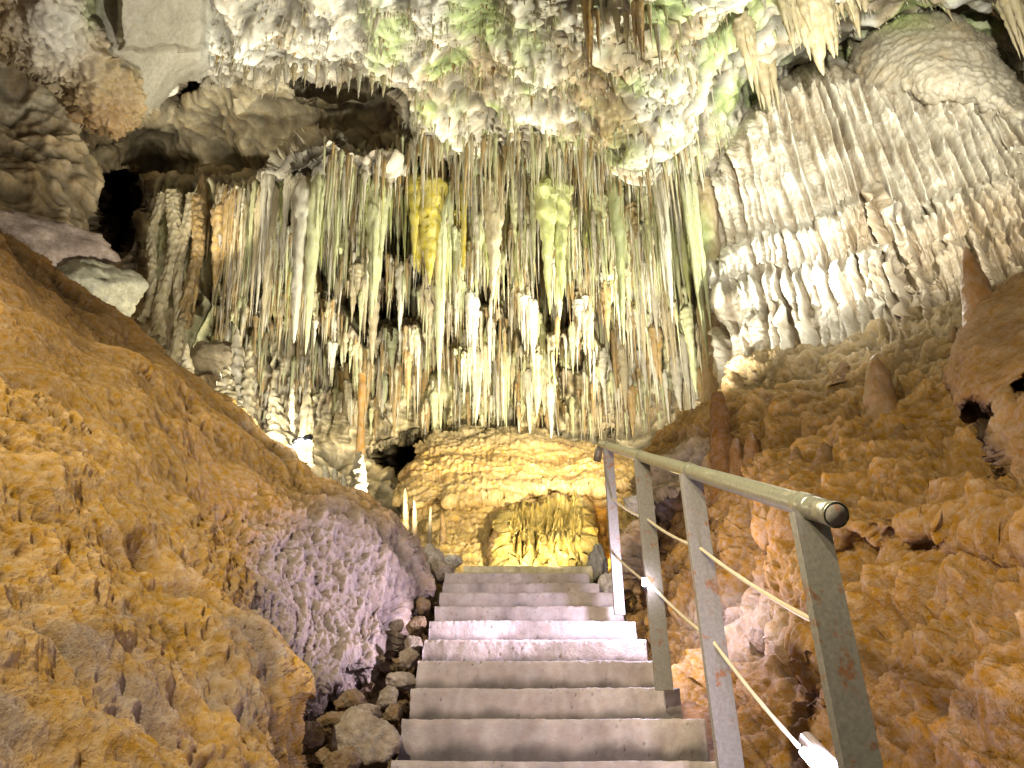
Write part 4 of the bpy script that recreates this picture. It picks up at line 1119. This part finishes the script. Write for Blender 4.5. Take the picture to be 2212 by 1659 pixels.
# ------------------------------------------------------------------ loose rocks
def boulder(x, y, w, h, Y, c, label, seed, mat=None, flat=1., n=64, rough=.35, name='boulder'):
    cpt = W(x, y, Y); zc = Y * CP + (cpt[2] - CAMZ) * SP
    rx, rz = w / 2 * zc / F, h / 2 * zc / F
    u_, v_ = np.meshgrid(np.linspace(0, 2 * np.pi, n, endpoint=False), np.linspace(.01, np.pi - .01, n // 2))
    d = np.stack([np.cos(u_) * np.sin(v_), np.sin(u_) * np.sin(v_), np.cos(v_)], -1)
    rg = np.random.default_rng(seed)
    R = np.full(u_.shape, 9.)
    for _ in range(15):   # facets: intersection of half-spaces
        nn = rg.normal(size=3); nn /= np.linalg.norm(nn); k = rg.uniform(.72, 1.0)
        R = np.minimum(R, k / np.maximum((d * nn).sum(-1), .08))
    R = np.minimum(R, 1.15)
    R = R * (1 + .10 * fbm(d * 2.5 + seed, 3) + .06 * rough / .35 * fbm(d * 8 + seed, 3))
    V = d * R[..., None] * np.array((rx, (rx + rz) / 2 * flat, rz)) + cpt
    idx = np.arange(V.shape[0] * n).reshape(-1, n); nx_ = np.roll(idx, -1, 1)
    f = np.stack([idx[:-1], idx[1:], nx_[1:], nx_[:-1]], -1).reshape(-1, 4)
    C = np.asarray(c, np.float32) * (.8 + .5 * np.clip(.5 + fbm(d * 5 + seed, 4), 0, 1))[..., None]
    loc = cpt.copy(); loc[2] -= rz
    return tag(mesh_np(name, V.reshape(-1, 3), f, mat or M_stone, None, C.reshape(-1, 3), loc=loc), label, name.replace('_', ' '))
RC = (.34, .27, .20); RD = (.24, .16, .09)
rub = [(790,1610,130,120,3.0,RC,'large pale rock lying beside the bottom steps'),(672,1592,74,50,3.0,RD,'flat brown rock at the foot of the front hump'),
 (735,1650,70,60,2.85,RD,'brown rock at the bottom edge between hump and pale rock'),(790,1548,60,40,3.35,RC,'pale angular rock just above the large one beside the steps'),
 (838,1508,44,38,3.6,RC,'angular rock leaning on the third visible step'),(760,1520,60,44,3.5,RD,'brown rock under the purple lit boulder face'),
 (870,1470,56,36,3.8,(.42,.34,.28),'pinkish pale flat rock wedged beside the middle steps'),(720,1560,56,40,3.25,RD,'brown rock behind the flat one at the hump foot'),
 (850,1545,40,36,3.4,RD,'small brown rock touching the step ends'),(882,1425,40,36,4.1,RC,'rough rock beside the fourth visible riser'),
 (893,1395,34,38,4.2,RC,'small upright rock beside the middle steps'),(900,1350,34,36,4.5,RD,'dark rock in the narrow gap beside the steps'),
 (915,1310,30,34,4.8,RD,'small dark rock high in the gap beside the steps'),(930,1215,46,64,5.9,(.45,.38,.30),'upright pale rock at the left of the stair top'),
 (955,1235,44,44,5.7,(.34,.27,.20),'squat rock next to the upright pale one at stair top'),(978,1212,36,26,6.3,(.60,.54,.42),'small bright rock at the left end of the top step'),
 (920,1265,34,40,5.4,RD,'brown rock under the upright pale one'),
 (1292,1225,40,80,6.0,(.33,.30,.25),'pale crusted rock at the right end of the top steps'),(1312,1270,36,50,5.4,(.42,.36,.28),'grey rock between the top steps and first post'),
 (205,630,170,110,6.0,(.46,.43,.30),'pale angular block perched behind the left slope crest'),
 (90,540,260,120,5.8,(.36,.28,.22),'long grey brown slab leaning at far left above the slope'),
 (470,790,130,90,8.2,(.34,.28,.19),'rounded grey brown boulder behind the stalagmites at left'),
 (440,850,80,80,7.9,(.28,.21,.13),'small rounded brown boulder below the larger one at left'),
 (1385,1090,60,50,5.6,(.60,.54,.42),'pale jagged rock between the first and second posts')]
for i, (x, y, w, h, Y, c, lab) in enumerate(rub):
    boulder(x, y, w * 1.12, h * 1.12, Y, c, lab, 300 + i)
# gravel stuff along the stair edge
def gravel():
    rg = np.random.default_rng(5); Vs = []; Fs = []; Cs = []; n = 0
    base = np.array([(np.cos(a) * np.sin(b), np.sin(a) * np.sin(b), np.cos(b)) for b in np.linspace(.05, 3.09, 7) for a in np.linspace(0, 6.283, 9, endpoint=False)])
    idx = np.arange(63).reshape(7, 9); nx_ = np.roll(idx, -1, 1); ff = np.stack([idx[:-1], idx[1:], nx_[1:], nx_[:-1]], -1).reshape(-1, 4)
    for i in range(900):
        Y = rg.uniform(2.3, 5.9); x = -.42 - .013 * (Y - 2.75) / .314 - rg.uniform(.0, .75)
        z = stair_h(Y - .35) - .2 + rg.uniform(-.06, .1)
        s = rg.uniform(.012, .055) * rg.uniform(.5, 1.2)
        V = base * (1 + .25 * rg.normal(size=(63, 1)) * .8) * s * rg.uniform(.6, 1.3, 3) + (x, Y, z)
        Vs.append(V); Fs.append(ff + n); n += 63; Cs.append(np.tile(np.array(RD) * rg.uniform(.6, 1.7), (63, 1)))
    o = mesh_np('rubble', np.concatenate(Vs), np.concatenate(Fs), M_stone, None, np.concatenate(Cs), smooth=False)
    tag(o, 'loose brown rubble filling the gap between the stairs and left boulder', 'rubble', kind='stuff')
gravel()

# ------------------------------------------------------------------ light
w = bpy.data.worlds.new('World'); scene.world = w; w.use_nodes = True
bg = w.node_tree.nodes['Background']; bg.inputs[0].default_value = (1.0, .86, .66, 1); bg.inputs[1].default_value = .25

def point(p, e, c, r=.06):
    l = bpy.data.lights.new('point_light', 'POINT'); l.energy = e; l.color = c; l.shadow_soft_size = r
    o = bpy.data.objects.new('point_light', l); col.objects.link(o); o.location = [float(v) for v in p]; return o
def spot(p, tgt, e, c, ang=70, r=.05, blend=.6):
    l = bpy.data.lights.new('spot_light', 'SPOT'); l.energy = e; l.color = c; l.shadow_soft_size = r; l.spot_size = math.radians(ang); l.spot_blend = blend
    o = bpy.data.objects.new('spot_light', l); col.objects.link(o); o.location = [float(v) for v in p]
    d = np.asarray(tgt, float) - np.asarray(p, float)
    from mathutils import Vector
    o.rotation_euler = Vector(d.tolist()).to_track_quat('-Z', 'Y').to_euler(); return o
spot(W(300, 560, 6.6), W(640, 250, 8.6), 380, (1, .93, .74), 62, .08)  # unseen fill spot added to brighten the alcove
LC = (1, .97, .86); LG = (.93, 1, .86)
spot(W(1400, 890, 5.9), W(1900, 330, 6.2), 620, LC, 62, .05, 1.)
point(W(1775, 560, 5.35), 22, LC, .04)       # flowstone, from the left
point(W(1800, 670, 4.8), 7, LC, .05)
spot(W(1960, 620, 4.6), W(1150, 150, 6.2), 1300, (.97, 1, .84), 95, .04)      # ceiling
spot(W(2120, 1000, 3.6), W(1950, 60, 6.0), 700, LC, 80, .05)       # unseen spot added to brighten the upper right
spot(W(912, 1190, 6.0), W(860, 500, 8.8), 1900, (1, .96, .80), 84, .05)     # left, to the curtain
spot(W(640, 960, 5.2), W(300, 100, 5.0), 600, LC, 80, .06)         # left, to the hanging rock
point(W(655, 940, 5.3), 9, (.9, .97, 1), .03)
spot(W(1420, 940, 7.0), W(1130, 720, 9.8), 1500, (1, .95, .80), 100, .05)     # right, to the curtain
spot(W(560, 990, 5.0), W(690, 760, 10), 480, (1, .97, .85), 72, .05)  # unseen spot added for the dim wall behind the left ridge
point(W(470, 850, 5.8), 5, (1, .95, .8), .03)  # unseen point added to brighten the left ridge stalagmites
point(W(420, 830, 6.9), 45, (1, .9, .62), .05)                    # foot of the columns
spot(W(1250, 1180, 5.0), W(1080, 1010, 10), 1900, (1, .86, .55), 44, .05)  # added mid-air spot, lights the mound from the front
spot(W(985, 1205, 6.6), W(1200, 1100, 9.5), 45, (1, .86, .50), 84, .08)   # golden mound
point(W(1300, 1180, 8.2), 28, (1, .78, .32), .05)
point(np.array(W(1393, 1262, 3.98)) + (-.03, -.05, 0), 62, (.74, .68, 1), .02)
point(q0_ + (q1_ - q0_) * .5 + (-.03, -.03, .03), 26, (.74, .68, 1), .05)
spot((.5, .5, 2.2), (.15, 4.6, 2.2), 50, (.92, .78, 1), 42, .1)  # added mid-air spot, lights the risers from the front
spot(np.array(W(1385, 1262, 3.9)), W(790, 1330, 4.1), 230, (.82, .72, 1), 55, .04)
spot((-2.0, -1.2, 5.2), (-1.5, 2.6, 2.0), 1250, (1, .90, .66), 75, .05)
spot((.7, -.6, 2.6), W(1870, 310, 6.4), 9000, LC, 36, .06, 1.)  # added spot behind the camera, brightens the flowstone from the front
spot((-1.0, .2, 3.2), (2.4, 3.0, 3.1), 430, (1, .88, .60), 80, .06)

# ------------------------------------------------------------------ camera & render
cam = bpy.data.cameras.new('camera'); cam.sensor_width = 36; cam.lens = F / 2212 * 36; cam.clip_start = .05; cam.clip_end = 200
co = bpy.data.objects.new('camera', cam); col.objects.link(co); co.location = (0, 0, CAMZ); co.rotation_euler = (math.radians(90) + PT, 0, 0)
scene.camera = co
scene.view_settings.view_transform = 'Standard'; scene.view_settings.look = 'None'; scene.view_settings.exposure = 0
scene.cycles.use_denoising = True
scene.cycles.max_bounces = 5; scene.cycles.diffuse_bounces = 3; scene.cycles.glossy_bounces = 2
scene.cycles.sample_clamp_indirect = 4
print('stalactites', NST[0])
